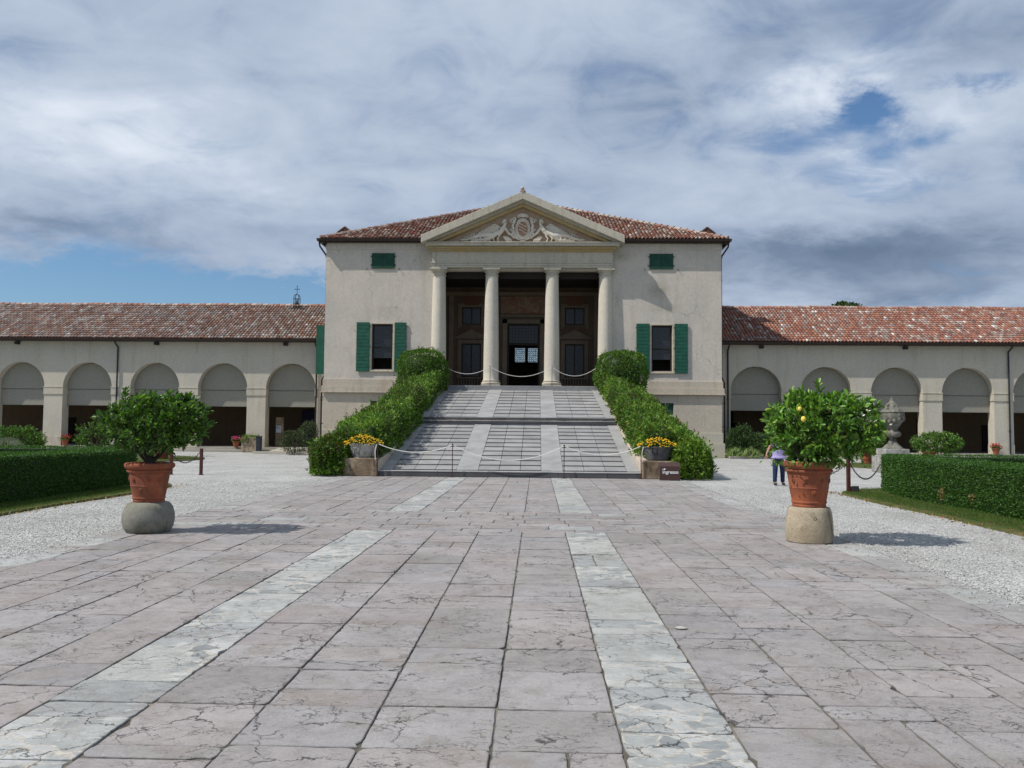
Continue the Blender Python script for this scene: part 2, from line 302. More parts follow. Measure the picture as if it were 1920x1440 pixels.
def glass(name, base, rough=.12, spec=.5):
    m, t = newmat(name); p = pos(t)
    n = t.noise(p, 6, 3); v = t.n('ShaderNodeTexVoronoi', Vector=scal(t, p, (1, 0, 1)), Scale=5.5)
    out(t, base, rough, t.m('ADD', n, t.m('MULTIPLY', v, .5)), .35, .02, spec)
glass('window_glass', (.014, .016, .021), .22, .6); glass('grey_glass', (.06, .065, .075), .45, .5)
m, t = newmat('blue_leaded_glass'); p = pos(t)
v = t.n('ShaderNodeTexVoronoi', out=None, Vector=scal(t, p, (1, 0, 1)), Scale=6.0, Randomness=.25)
tc_ = t.ramp(v.outputs[0], [(.1, (1, 1, .97)), (.45, (.80, .88, .85)), (.6, (.22, .34, .45))])
tr = t.n('ShaderNodeBsdfTransparent', Color=tc_); gl = t.n('ShaderNodeBsdfGlossy', Roughness=.2, Color=(.5, .6, .7, 1))
t.n('ShaderNodeOutputMaterial', Surface=t.n('ShaderNodeMixShader', i0=.08, i1=tr, i2=gl))

# ------------------------------------------------------------------ mesh helpers
class MB:
    def __init__(s): s.v = []; s.f = []; s.c = []; s.r = []; s.col = None; s.rnd = (0, 0, 0, 1); s.smooth = False
    def add(s, vs, fs):
        b = len(s.v); s.v += [tuple(x) for x in vs]; s.f += [tuple(b + i for i in f) for f in fs]
        if s.col: s.c += [(*s.col, 1)] * len(vs); s.r += [s.rnd] * len(vs)
    def box(s, x0, x1, y0, y1, z0, z1):
        if x0 > x1: x0, x1 = x1, x0
        if y0 > y1: y0, y1 = y1, y0
        if z0 > z1: z0, z1 = z1, z0
        s.add([(x0, y0, z0), (x1, y0, z0), (x1, y1, z0), (x0, y1, z0), (x0, y0, z1), (x1, y0, z1), (x1, y1, z1), (x0, y1, z1)],
              [(0, 3, 2, 1), (4, 5, 6, 7), (0, 1, 5, 4), (1, 2, 6, 5), (2, 3, 7, 6), (3, 0, 4, 7)])
        return s
    def prism(s, poly, axis, a, b):                   # polygon in the plane across 'axis', extruded from a to b
        n = len(poly)
        def P(q, d): return {'y': (q[0], d, q[1]), 'x': (d, q[0], q[1]), 'z': (q[0], q[1], d)}[axis]
        s.add([P(q, a) for q in poly] + [P(q, b) for q in poly],
              [tuple(range(n)), tuple(range(2 * n - 1, n - 1, -1))] + [(i, n + i, n + (i + 1) % n, (i + 1) % n) for i in range(n)])
        return s
    def tube(s, path, rad, seg=8, caps=True, squash=None):
        P = [Vector(p) for p in path]; n = len(P); vs = []
        for i, p in enumerate(P):
            d = (P[min(i + 1, n - 1)] - P[max(i - 1, 0)]).normalized()
            a = d.cross(Vector((0, 1, 0)) if abs(d.y) < .9 else Vector((1, 0, 0))).normalized(); b = d.cross(a)
            r = rad[i] if isinstance(rad, (list, tuple)) else rad
            for k in range(seg):
                th = 2 * math.pi * k / seg; q = a * math.cos(th) * r + b * math.sin(th) * r
                vs.append(p + q)
        fs = [(i * seg + k, i * seg + (k + 1) % seg, (i + 1) * seg + (k + 1) % seg, (i + 1) * seg + k) for i in range(n - 1) for k in range(seg)]
        if caps: fs += [tuple(range(seg - 1, -1, -1)), tuple((n - 1) * seg + k for k in range(seg))]
        s.add(vs, fs); return s
    def lathe(s, prof, cx, cy, cz=0, seg=32, sx=1, sy=1, wob=None):
        n = len(prof); vs = []
        for i, (r, z) in enumerate(prof):
            for k in range(seg):
                th = 2 * math.pi * k / seg; q = wob(th, z) if wob else 1.0
                vs.append((cx + r * q * math.cos(th) * sx, cy + r * q * math.sin(th) * sy, cz + z))
        fs = [(i * seg + k, i * seg + (k + 1) % seg, (i + 1) * seg + (k + 1) % seg, (i + 1) * seg + k) for i in range(n - 1) for k in range(seg)]
        fs += [tuple(range(seg - 1, -1, -1)), tuple((n - 1) * seg + k for k in range(seg))]
        s.add(vs, fs); return s
    def wall(s, x0, x1, z0, z1, holes, y0, y1):        # a wall across Y with rectangular openings
        xs = sorted({x0, x1, *[h[0] for h in holes], *[h[1] for h in holes]}); zs = sorted({z0, z1, *[h[2] for h in holes], *[h[3] for h in holes]})
        def solid(xa, za): return not any(h[0] <= xa < h[1] and h[2] <= za < h[3] for h in holes)
        for i in range(len(xs) - 1):
            for j in range(len(zs) - 1):
                a, b, c, d = xs[i], xs[i + 1], zs[j], zs[j + 1]
                if not solid(a, c): continue
                s.add([(a, y0, c), (b, y0, c), (b, y0, d), (a, y0, d)], [(0, 1, 2, 3)]); s.add([(a, y1, c), (b, y1, c), (b, y1, d), (a, y1, d)], [(3, 2, 1, 0)])
        for (a, b, c, d) in holes:
            s.add([(a, y0, c), (a, y1, c), (a, y1, d), (a, y0, d)], [(0, 1, 2, 3)]); s.add([(b, y0, c), (b, y1, c), (b, y1, d), (b, y0, d)], [(3, 2, 1, 0)])
            if d < z1: s.add([(a, y0, d), (b, y0, d), (b, y1, d), (a, y1, d)], [(0, 3, 2, 1)])
            if c > z0: s.add([(a, y0, c), (b, y0, c), (b, y1, c), (a, y1, c)], [(0, 1, 2, 3)])
        s.add([(x0, y0, z1), (x1, y0, z1), (x1, y1, z1), (x0, y1, z1)], [(0, 1, 2, 3)])
        s.add([(x0, y0, z0), (x0, y1, z0), (x0, y1, z1), (x0, y0, z1)], [(3, 2, 1, 0)]); s.add([(x1, y0, z0), (x1, y1, z0), (x1, y1, z1), (x1, y0, z1)], [(0, 1, 2, 3)])
        return s
    def ball(s, c, r, seg=12, rings=8, sc3=(1, 1, 1)):
        prof = [(math.sin(math.pi * i / rings) * r + 1e-4, -math.cos(math.pi * i / rings) * r * sc3[2]) for i in range(rings + 1)]
        return s.lathe(prof, c[0], c[1], c[2], seg, sc3[0], sc3[1])
    def each(s, name, material, parent=None, bevel=0):            # every box of this builder becomes a part of its own
        last = None
        for i in range(0, len(s.v), 8):
            q = MB(); q.v = s.v[i:i + 8]; q.f = [(0, 3, 2, 1), (4, 5, 6, 7), (0, 1, 5, 4), (1, 2, 6, 5), (2, 3, 7, 6), (3, 0, 4, 7)]
            last = q.build(name, material, parent, bevel)
        return last
    def build(s, name, material, parent=None, bevel=0, smooth=False, seg=2):
        me = bpy.data.meshes.new(name); me.from_pydata(s.v, [], s.f); me.validate(); me.update()
        me.materials.append(MATS[material])
        if s.col or s.c:
            a = me.color_attributes.new('Col', 'FLOAT_COLOR', 'POINT'); a.data.foreach_set('color', np.array(s.c, dtype='f').ravel())
            a = me.color_attributes.new('Rnd', 'FLOAT_COLOR', 'POINT'); a.data.foreach_set('color', np.array(s.r, dtype='f').ravel())
        o = bpy.data.objects.new(name, me); C.objects.link(o)
        if smooth or s.smooth:
            me.polygons.foreach_set('use_smooth', [True] * len(me.polygons))
            try: me.set_sharp_from_angle(angle=R(38))
            except Exception: pass
        if bevel:
            b = o.modifiers.new('bevel', 'BEVEL'); b.width = bevel; b.segments = seg; b.limit_method = 'ANGLE'; b.angle_limit = R(40)
        if parent: adopt(o, parent)
        return o
def adopt(o, parent):
    o.parent = parent
    o.matrix_parent_inverse = Matrix.Translation(parent_world(parent)).inverted()
def parent_world(p):
    v = Vector(p.location)
    return v if p.parent is None else v            # parts sit at the world origin, things at their base
def np_mesh(name, V, Q, material, parent=None, cols=None, tri=False, smooth=False):
    me = bpy.data.meshes.new(name); V = np.asarray(V, 'f').reshape(-1, 3); Q = np.asarray(Q, 'i'); k = Q.shape[1]
    me.vertices.add(len(V)); me.vertices.foreach_set('co', V.ravel())
    me.loops.add(Q.size); me.loops.foreach_set('vertex_index', Q.ravel())
    me.polygons.add(len(Q)); me.polygons.foreach_set('loop_start', np.arange(0, Q.size, k, dtype='i'))
    try: me.polygons.foreach_set('loop_total', np.full(len(Q), k, 'i'))
    except Exception: pass
    me.update(calc_edges=True)
    if cols is not None:
        a = me.color_attributes.new('Col', 'FLOAT_COLOR', 'POINT'); cc = np.ones((len(V), 4), 'f'); cc[:, :3] = cols; a.data.foreach_set('color', cc.ravel())
    me.materials.append(MATS[material])
    if smooth: me.polygons.foreach_set('use_smooth', [True] * len(Q))
    o = bpy.data.objects.new(name, me); C.objects.link(o)
    if parent: adopt(o, parent)
    return o
def tag(o, label=None, cat=None, group=None, kind=None):
    if label: o['label'] = label
    if cat: o['category'] = cat
    if group: o['group'] = group
    if kind: o['kind'] = kind
    return o
def thing(name, label, cat, loc=(0, 0, 0), group=None):
    o = bpy.data.objects.new(name, None); C.objects.link(o); o.location = loc; o.empty_display_size = .2
    return tag(o, label, cat, group)

def leaves(P, N, size, cols, wid=.45, up=.25, rnd=.7, six=False, fold=.25, droop=0.0):
    """leaf-sized folded blades growing from points P along directions N"""
    n = len(P); P = np.asarray(P); N = np.asarray(N)
    d = N + rng.normal(0, rnd, (n, 3)); d[:, 2] += up; d /= np.linalg.norm(d, axis=1)[:, None] + 1e-9
    r = rng.normal(0, 1, (n, 3)) + N * .9 + np.array([0, 0, .6]); r -= (r * d).sum(1)[:, None] * d; r /= np.linalg.norm(r, axis=1)[:, None] + 1e-9
    s = np.cross(d, r); L = (size * rng.uniform(.65, 1.25, n))[:, None]; W = L * wid * .5
    if six:
        mid = P + d * L * .5 - r * L * fold * .3
        V = np.stack([P, P + d * L * .28 + s * W * .85, P + d * L * .68 + s * W * .8, P + d * L - r * L * (.10 + droop), P + d * L * .68 - s * W * .8, P + d * L * .28 - s * W * .85], 1)
        V[:, 0] -= r * L * .02; V[:, [1, 2, 4, 5]] += (r * L * fold * .35)[:, None, :]
        i = np.arange(n)[:, None] * 6
        Q = np.concatenate([i + np.array([0, 1, 2, 3]), i + np.array([0, 3, 4, 5])]); k = 6
    else:
        V = np.stack([P, P + d * L * .5 + s * W + r * L * fold * .3, P + d * L, P + d * L * .5 - s * W + r * L * fold * .3], 1)
        Q = np.arange(n * 4).reshape(-1, 4); k = 4
    cc = np.repeat(cols, k, axis=0)
    return V.reshape(-1, 3), Q, cc
def leafcols(n, pal, w=None, jit=.18):
    pal = np.array(pal); i = rng.choice(len(pal), n, p=w); c = pal[i] * rng.uniform(1 - jit, 1 + jit, (n, 1)) * rng.uniform(.92, 1.08, (n, 3))
    return np.clip(c, 0, 1)
def nz(p, s): return noise.noise(Vector(p) * s)

# ------------------------------------------------------------------ ground
g = MB(); g.add([(-2500, -1500, -.04), (2500, -1500, -.04), (2500, 3500, -.04), (-2500, 3500, -.04)], [(0, 1, 2, 3)])
tag(g.build('field', 'far_field'), kind='structure')
g = MB(); g.add([(-45, -25, -.012), (45, -25, -.012), (45, 60, -.012), (-45, 60, -.012)], [(0, 1, 2, 3)])
tag(g.build('gravel_court', 'gravel_white'), kind='structure')
g = MB(); g.add([(-5.72, -8, -.008), (5.72, -8, -.008), (5.72, 28.1, -.008), (-5.72, 28.1, -.008)], [(0, 1, 2, 3)])
tag(g.build('paving_bed', 'joint_earth'), kind='structure')

pv = MB()
PINK = [(.348, .320, .315), (.336, .312, .308), (.356, .328, .320), (.332, .318, .318), (.344, .316, .310), (.318, .298, .292), (.350, .334, .330)]
GREY = [(.385, .395, .385), (.41, .42, .405), (.36, .372, .37), (.43, .435, .415), (.345, .355, .355)]
def edge_jit(x, y, seed): return noise.noise(Vector((x * 5.3, y * 5.3, seed))) * .011 + noise.noise(Vector((x * 21, y * 21, seed + 5))) * .0055
def slab(x0, x1, y0, y1, pal, gap=.007, vp=.0):
    c = random.choice(pal); k = random.uniform(.93, 1.05); col_ = tuple(q * k for q in c); pv.rnd = (random.random(), min(1, vp + random.random() * (.35 if vp == 0 else .5)), random.random(), 1)
    near = y0 < 13; st_ = .045 if near and abs(x0) < 6 else .10; nn = max(2, int((x1 - x0) / st_)); mm = max(2, int((y1 - y0) / st_)); pts = []
    gx = gap * random.uniform(.3, 1.1); gy = gap * random.uniform(.15, .8)
    a, b, c_, d = x0 + gx, x1 - gx, y0 + gy, y1 - gy; rr = random.choice((.0, .002, .004, .004, .014))
    for i in range(nn): pts.append((a + (b - a) * i / nn, c_))
    for i in range(mm): pts.append((b, c_ + (d - c_) * i / mm))
    for i in range(nn): pts.append((b - (b - a) * i / nn, d))
    for i in range(mm): pts.append((a, d - (d - c_) * i / mm))
    sd = random.random() * 50; q = []; cx, cy = (x0 + x1) / 2, (y0 + y1) / 2
    for (x, y) in pts:
        ju = edge_jit(x, y, sd); chip = max(0, noise.noise(Vector((x * 9, y * 9, sd + 20))) - .38) * .07; w_ = abs(ju) * .8 + chip
        dx_ = min(x - a, b - x); dy_ = min(y - c_, d - y); cr = max(0, 1 - dx_ / .05) * max(0, 1 - dy_ / .05) * rr
        x += (1 if x < cx else -1) * ((w_ if dx_ < .004 else 0) + cr); y += (1 if y < cy else -1) * ((w_ if dy_ < .004 else 0) + cr)
        q.append((x, y))
    z = random.uniform(.0, .006); tx, ty = random.uniform(-.006, .006), random.uniform(-.006, .006); n = len(q)
    def zz(x, y): return z + (x - cx) * tx + (y - cy) * ty
    def ins(m_): return [(x + max(-m_, min(m_, (cx - x) * .5)), y + max(-m_, min(m_, (cy - y) * .5))) for x, y in q]
    i1, i2 = ins(.004), ins(.012); b_ = len(pv.v)
    pv.col = col_; pv.add([(x, y, zz(x, y)) for x, y in i2], [tuple(range(n))])
    pv.col = tuple(q_ * .88 for q_ in col_); pv.add([(x, y, zz(x, y) - .0005) for x, y in i1], [])
    pv.col = tuple(q_ * .74 for q_ in col_); pv.add([(x, y, zz(x, y) - .004) for x, y in q] + [(x, y, -.03) for x, y in q], [])
    for r_ in range(3):
        o1, o2 = b_ + r_ * n, b_ + (r_ + 1) * n
        pv.f += [(o2 + i, o2 + (i + 1) % n, o1 + (i + 1) % n, o1 + i) for i in range(n)]
cols_x = [(-5.2, -4.55), (-4.55, -3.9), (-3.9, -3.28), (-3.28, -2.66), (-2.66, -2.05), (-1.4, -.7), (-.7, 0), (0, .7), (.7, 1.4), (2.05, 2.68), (2.68, 3.3), (3.3, 3.92), (3.92, 4.55), (4.55, 5.2)]
def column_run(x0, x1, rows, pal, gap=.007, vp=0, split=.07, keep=.75, amp=.16):
    ys = [rows[0]]
    for r_ in rows[1:-1]:
        if random.random() < keep: ys.append(r_ + random.uniform(-.02, .02))
        else: ys.append(r_ + random.uniform(-amp, amp))
    ys.append(rows[-1])
    if random.random() < .8 and len(ys) > 6: ys.pop(random.randrange(2, len(ys) - 2))
    for y, y2 in zip(ys, ys[1:]):
        if random.random() < split and x1 - x0 > .5:
            m_ = x0 + (x1 - x0) * random.uniform(.35, .65); slab(x0, m_, y, y2, pal, gap, vp=vp); slab(m_, x1, y, y2, pal, gap, vp=vp)
        elif random.random() < .08: m_ = y + (y2 - y) * random.uniform(.35, .6); slab(x0, x1, y, m_, pal, gap, vp=vp); slab(x0, x1, m_, y2, pal, gap, vp=vp)
        else: slab(x0, x1, y, y2, pal, gap, vp=vp)
def rowset(a, b, L, v=.1):
    r = [a]
    while r[-1] < b - L * .6: r.append(r[-1] + L * random.uniform(1 - v, 1 + v))
    r[-1] = b; return r
for sec_ in ((-7.9, 13.55), (16.62, 27.95)):
    rc, rl, rr2 = rowset(*sec_, .67, .12), rowset(*sec_, .74, .22), rowset(*sec_, .76, .22)
    for (a, b) in cols_x:
        mid = abs((a + b) / 2) < 2; column_run(a, b, rc if mid else (rl if a < 0 else rr2), PINK, .006 if mid else .005, keep=.82 if mid else .45, amp=.25)
    for sx in (-1, 1):
        a, b = sorted((sx * 5.2, sx * 5.7)); column_run(a, b, rowset(*sec_, .9, .3), [(.40, .39, .38), (.42, .425, .415), (.37, .36, .355)], .005)
tag(pv.build('paved_path', 'paving_slab'), kind='structure'); pv = MB()
for sec_ in ((-7.9, 13.55), (16.62, 27.95)):
    for sx in (-1, 1):
        a, b = sorted((sx * 1.4, sx * 2.05)); column_run(a, b, rowset(*sec_, .62, .35), GREY, .005, .5, .03, .3, .1)
tag(pv.build('paving_strip', 'strip_stone'), kind='structure'); pv = MB()
y = 13.55
for rh in (.36, .44, .40, .47, .38, .46, .46):                    # the cross band, laid in running bond
    x = -5.7
    while x < 5.7 - .05:
        L = min(random.uniform(.55, 1.25), 5.7 - x)
        if 5.7 - x - L < .3: L = 5.7 - x
        slab(x, x + L, y, y + rh, PINK if random.random() < .93 else GREY, .006); x += L
    y += rh
x = -5.7
while x < 5.65:                                                      # thin light kerb line
    L = min(random.uniform(.5, 1.1), 5.7 - x)
    if 5.7 - x - L < .25: L = 5.7 - x
    slab(x, x + L, y, 16.62, [(.50, .50, .47), (.46, .45, .43), (.40, .37, .36)], .004); x += L
tag(pv.build('paving_band', 'paving_slab'), kind='structure')

# lawns and edging strips
def lawn(name, pts, z=.035):
    g = MB(); n = len(pts); cx = sum(p[0] for p in pts) / n; cy = sum(p[1] for p in pts) / n
    g.add([(x, y, z) for x, y in pts] + [(x + (x - cx) / abs(x - cx + 1e-6) * .03, y, -.02) for x, y in pts], [tuple(range(n))] + [(n + i, n + (i + 1) % n, (i + 1) % n, i) for i in range(n)])
    return tag(g.build(name, 'lawn_soil'), kind='structure')
for s in (-1, 1):
    pts = [(s * (8.92 + .05 * math.sin(i * 1.3)), 6 + i * 1.0) for i in range(16)] + [(s * 9.0, 22.3), (s * 9.25, 22.9), (s * 9.8, 23.7), (s * 10.8, 24.2), (s * 30, 24.4), (s * 30, 6)]
    if s < 0: pts = pts[::-1]
    lawn('lawn', pts)
    pts = [(s * x, y) for x, y in ((15.6, 37.6), (15.25, 38.6), (15.3, 40), (15.9, 41.6), (17.2, 42.8), (19, 43.2), (42, 43.2), (42, 36.3), (18, 36.3), (16.6, 36.7))]
    if s > 0: pts = pts[::-1]
    lawn('lawn', pts)
def grass_on(pts_fn, n, h=.045):
    P = np.array([pts_fn() for _ in range(n)]); N = np.tile([0, 0, 1.0], (n, 1)) 
    cc = leafcols(n, [(.06, .12, .02), (.08, .14, .03), (.16, .13, .05), (.05, .09, .02)], [.4, .3, .12, .18])
    return leaves(P, N, h, cc, .12, .3, .45)
def gstrip():
    s = random.choice((-1, 1)); y = random.uniform(6, 24.2); x = 8.98 + random.random() ** .75 * 1.02
    if y > 22.3: x = random.uniform(9.0 + (y - 22.3) * .7, 13)
    return (s * x, y, .03)
def gfar():
    s = random.choice((-1, 1)); return (s * random.uniform(15.7, 26), random.uniform(36.6, 42.9), .03)
V, Q, cc = grass_on(gstrip, 80000, .05); tag(np_mesh('grass', V, Q, 'grass_blade', cols=cc), 'short mown green grass on the strip before the clipped hedges', 'grass', kind='stuff')
V, Q, cc = grass_on(gfar, 16000, .07); tag(np_mesh('grass', V, Q, 'grass_blade', cols=cc), 'patch of lawn with a rounded end near the arcades', 'grass', kind='stuff')

def chips(fn, n, lo, hi):
    oc = np.array([(1, 0, 0), (0, 1, 0), (-1, 0, 0), (0, -1, 0), (0, 0, .7), (0, 0, -.4)], 'f'); F_ = np.array([(0, 1, 4), (1, 2, 4), (2, 3, 4), (3, 0, 4), (1, 0, 5), (2, 1, 5), (3, 2, 5), (0, 3, 5)])
    P = np.array([fn() for _ in range(n)], 'f'); a = rng.uniform(0, 6.28, n); r = rng.uniform(lo, hi, n); V = oc[None] * rng.uniform(.6, 1.3, (n, 6, 3)) * r[:, None, None]
    ca, sa = np.cos(a)[:, None], np.sin(a)[:, None]; X_ = V[..., 0] * ca - V[..., 1] * sa; Y_ = V[..., 0] * sa + V[..., 1] * ca; V = np.stack([X_, Y_, V[..., 2]], 2) + P[:, None]
    g_ = rng.choice([.52, .42, .32, .62, .20], n, p=[.3, .3, .2, .12, .08])[:, None] * np.array([[1, .99, .96]]); return V.reshape(-1, 3), (np.arange(n)[:, None, None] * 6 + F_[None]).reshape(-1, 3), np.repeat(g_, 6, 0)
def chip_edge():
    s_ = random.choice((-1, 1)); q = random.random() ** 2.2 * .45 * random.choice((-1, 1)); return (s_ * (5.72 + q), random.uniform(6, 27), .008 if q < 0 else -.004)
V, Q, cc = chips(chip_edge, 5000, .006, .014); tag(np_mesh('gravel_chips', V, Q, 'roof_tile', cols=cc), 'white gravel chips spilled over the edges of the paving', 'gravel', kind='stuff')
def chip_bed():
    s_ = random.choice((-1, 1)); y = 8 + 17 * random.random() ** 1.5; return (s_ * random.uniform(5.7, 9.1), y, -.006)
V, Q, cc = chips(chip_bed, 34000, .005, .014); tag(np_mesh('gravel_chips', V, Q, 'roof_tile', cols=cc), 'loose pale gravel lying on the court beside the paving', 'gravel', kind='stuff')
def litter():
    s_ = random.choice((-1, 1)); return (s_ * random.gauss(8.85, .12), random.uniform(8, 23), .02)
P_ = np.array([litter() for _ in range(900)]); V, Q, cc = leaves(P_, np.tile([0, 0, .2], (900, 1)), .05, leafcols(900, [(.25, .13, .05), (.16, .09, .04), (.32, .22, .10)]), .6, .0, .8); tag(np_mesh('fallen_leaves', V, Q, 'grass_blade', cols=cc), 'dry brown leaves along the edge of the grass strips', 'leaves', kind='stuff')

# ------------------------------------------------------------------ roof tiles
PAL_L = [(.30, .20, .165), (.26, .155, .125), (.41, .355, .315), (.33, .19, .135), (.28, .24, .22), (.37, .295, .26), (.22, .135, .11), (.54, .49, .45)]; W_L = [.24, .17, .13, .09, .15, .15, .055, .015]
PAL_V = [(.26, .12, .09), (.21, .10, .08), (.43, .35, .29), (.30, .135, .09), (.24, .19, .17), (.34, .24, .195), (.16, .085, .07), (.54, .48, .42)]; W_V = [.22, .19, .14, .12, .11, .13, .06, .03]
PAL_R = [(.31, .155, .12), (.27, .12, .09), (.40, .335, .295), (.35, .165, .11), (.26, .205, .19), (.35, .245, .21), (.21, .115, .095), (.58, .54, .50)]; W_R = [.26, .21, .08, .15, .11, .12, .05, .02]
def tile_field(name, parent, O, U, Vd, width, length, inside, pal, wts, pitch=.215, expo=.36, r=.092):
    """half-round cover tiles in courses up the slope; O lower corner, U along the eave, Vd up the slope"""
    O, U, Vd = Vector(O), Vector(U).normalized(), Vector(Vd).normalized(); N = U.cross(Vd).normalized()
    if N.z < 0: N = -N
    nu = int(width / pitch); nv = int(length / expo) + 1; seg = 6
    VV = []; cols = []; ang = [math.pi * k / (seg - 1) for k in range(seg)]
    for i in range(nu):
        jit_c = random.uniform(-.008, .008)
        for j in range(nv):
            u = (i + .5) * pitch + jit_c + random.uniform(-.006, .006); v = j * expo + random.uniform(-.02, .02); L = expo * 1.14
            if not inside(u, v + .1): continue
            if nv * expo > length and v + L > length + .15: L = length + .15 - v
            if L < .08: continue
            lift = .034 + random.uniform(-.005, .008); skew = random.uniform(-.012, .012)
            for (vv, rr, zz) in ((v, r, lift), (v + L, r * .80, .0)):
                for a in ang:
                    q = O + U * (u + math.cos(a) * rr + (skew if vv > v else 0)) + Vd * vv + N * (math.sin(a) * rr * .95 + zz)
                    VV.append(q[:])
            for a in ang: 
                q = O + U * (u + math.cos(a) * (r - .018)) + Vd * (v + .001) + N * (math.sin(a) * (r - .018) * .95 + lift); VV.append(q[:])
            k = noise.noise(Vector((u * .35, v * .35, width))) ; ww = np.array(wts) * (1 + k * 1.1 * np.array([(-1) ** q for q in range(len(wts))])); ww = np.clip(ww, .01, None); ww /= ww.sum()
            c = np.array(pal[rng.choice(len(pal), p=ww)]) * random.uniform(.82, 1.15); cols.append(c)
    n = len(cols); V = np.array(VV).reshape(n, 3, seg, 3); base = np.arange(n)[:, None] * (3 * seg); qs = []
    for k in range(seg - 1):
        qs.append(base + np.array([k, k + 1, seg + k + 1, seg + k])); qs.append(base + np.array([2 * seg + k, 2 * seg + k + 1, k + 1, k]))
    Q = np.concatenate(qs)
    return np_mesh(name, V.reshape(-1, 3), Q, 'roof_tile', parent, np.repeat(np.array(cols), 3 * seg, axis=0), smooth=False)

# ------------------------------------------------------------------ the villa
villa = thing('villa', 'tall cream central villa with pedimented four-column loggia and green shutters', 'villa', (0, 49, 0))
YF = 49.0; ZF = 4.05
win_holes = [(s0, s1, 5.05, 7.78) for s0, s1 in ((-8.98, -7.72), (7.66, 8.88))]
wl = MB()
wl.wall(-11.82, 11.78, 4.47, 12.75, win_holes + [(-5.30, 5.30, 4.47, 11.02)], YF, YF + .55)
for sx in (-1, 1):                                               # side walls and rear wall
    wl.box(sx * 11.8 - .02 * sx, sx * 11.25, YF + .56, 70.4, 0, 12.74)
wl.wall(-11.2, 11.2, 0, 12.74, [(-1.01, -.107, 7.0, 8.43), (.075, .98, 7.0, 8.43)], 69.85, 70.38)
wl.build('wall', 'villa_plaster', villa)
pd_ = MB()
pd_.wall(-11.80, 11.78, 1.45, 3.65, [(7.6, 8.95, 2.5, 3.18), (-9.0, -7.65, 2.5, 3.18)], YF + .01, YF + .55)
pd_.build('wall', 'podium_plaster', villa)
pb = MB(); pb.box(-11.86, 11.84, YF - .05, YF + .5, .84, 1.447).box(-11.95, 11.93, YF - .14, YF + .5, 0, .837)
for sx in (-1, 1):
    pb.box(sx * 11.81, sx * 11.86, YF + .5, 70.4, .84, 1.447); pb.box(sx * 11.81, sx * 11.95, YF + .5, 70.4, 0, .837)
pb.each('plinth', 'trim_stone', villa, .015)
cn = MB()
for (a, b) in ((-11.86, -5.32), (5.32, 11.84)):
    d = .07 if a < 0 else 0; e_ = .07 if a > 0 else 0
    cn.box(a, b, YF - .06, YF + .5, 4.06, 4.475).box(a - d, b + e_, YF - .13, YF + .5, 3.742, 4.057).box(a - d * 1.5, b + e_ * 1.5, YF - .17, YF + .5, 3.66, 3.74)
for sx in (-1, 1): cn.box(sx * 11.81, sx * 11.87, YF + .5, 70, 4.06, 4.475); cn.box(sx * 11.81, sx * 11.94, YF + .5, 70, 3.68, 4.057)
cn.each('string_course', 'podium_plaster', villa, .012)
fb = MB(); fb.box(-11.86, -5.5, YF - .035, YF + .3, 12.28, 12.74).box(5.5, 11.82, YF - .035, YF + .3, 12.28, 12.74); fb.each('eaves_band', 'villa_plaster', villa, .008)

# columns
for cx in (-4.97, -1.83, 1.77, 4.93):
    prof = []
    for i in range(13):
        k = i / 12; prof.append((.455 - .085 * k ** 1.7, .42 + k * (6.62 - .42)))
    sh = MB(); sh.lathe([(.455 + .04, .36)] + prof, cx, YF, ZF, 40); sh = sh.build('column', 'column_stucco', villa, smooth=True)
    b = MB(); b.box(cx - .56, cx + .56, YF - .56, YF + .56, ZF + .001, ZF + .13); b.lathe([(.54, .131), (.575, .18), (.575, .24), (.535, .29), (.49, .30), (.49, .33), (.515, .345), (.515, .38), (.49, .40)], cx, YF, ZF, 36)
    b.build('base', 'trim_stone', sh, smooth=True)
    c = MB(); c.lathe([(.372, 6.60), (.405, 6.62), (.405, 6.67), (.375, 6.69), (.375, 6.80), (.41, 6.82), (.47, 6.90), (.49, 6.95)], cx, YF, ZF, 36); c.box(cx - .51, cx + .51, YF - .51, YF + .45, ZF + 6.951, ZF + 7.07)
    c.build('capital', 'trim_stone', sh, smooth=True)
# entablature and pediment
e = MB(); e.box(-5.37, 5.33, YF - .46, YF + .45, 11.121, 11.24).box(-5.40, 5.36, YF - .49, YF + .45, 11.243, 11.36).box(-5.44, 5.40, YF - .53, YF + .45, 11.363, 11.42); e.build('architrave', 'trim_stone', villa, .01)
e = MB(); e.box(-5.36, 5.32, YF - .45, YF + .45, 11.423, 12.03); e.build('frieze', 'trim_stone', villa)
e = MB(); e.box(-5.42, 5.38, YF - .50, YF + .45, 12.033, 12.11).box(-5.48, 5.44, YF - .56, YF + .45, 12.113, 12.21).box(-5.56, 5.52, YF - .66, YF + .45, 12.213, 12.34); e.build('bed_moulding', 'ochre_stone', villa, .03)
e = MB(); e.box(-5.76, 5.72, YF - .90, YF + .45, 12.343, 12.50).box(-5.80, 5.76, YF - .95, YF + .45, 12.503, 12.56); e.build('cornice', 'trim_stone', villa, .015)
RK = .437
def rake(mb, zo, th, y0, y1, xe, x_in=0.0):                       # a sloping band on both sides of the gable
    for sx in (-1, 1):
        mb.prism([(0, zo), (sx * xe, zo - xe * RK), (sx * xe, zo - xe * RK - th), (0, zo - th)], 'y', y0, y1)
e = MB(); rake(e, 15.50, .46, YF - 1.18, YF + .2, 5.95); e.build('raking_cornice', 'trim_stone', villa, .02)
e = MB(); rake(e, 15.038, .11, YF - .86, YF + .2, 5.6 ); e.build('raking_moulding', 'trim_stone', villa, .01)
e = MB(); rake(e, 14.926, .20, YF - .66, YF + .2, 5.25); e.build('raking_bed', 'ochre_stone', villa, .02)
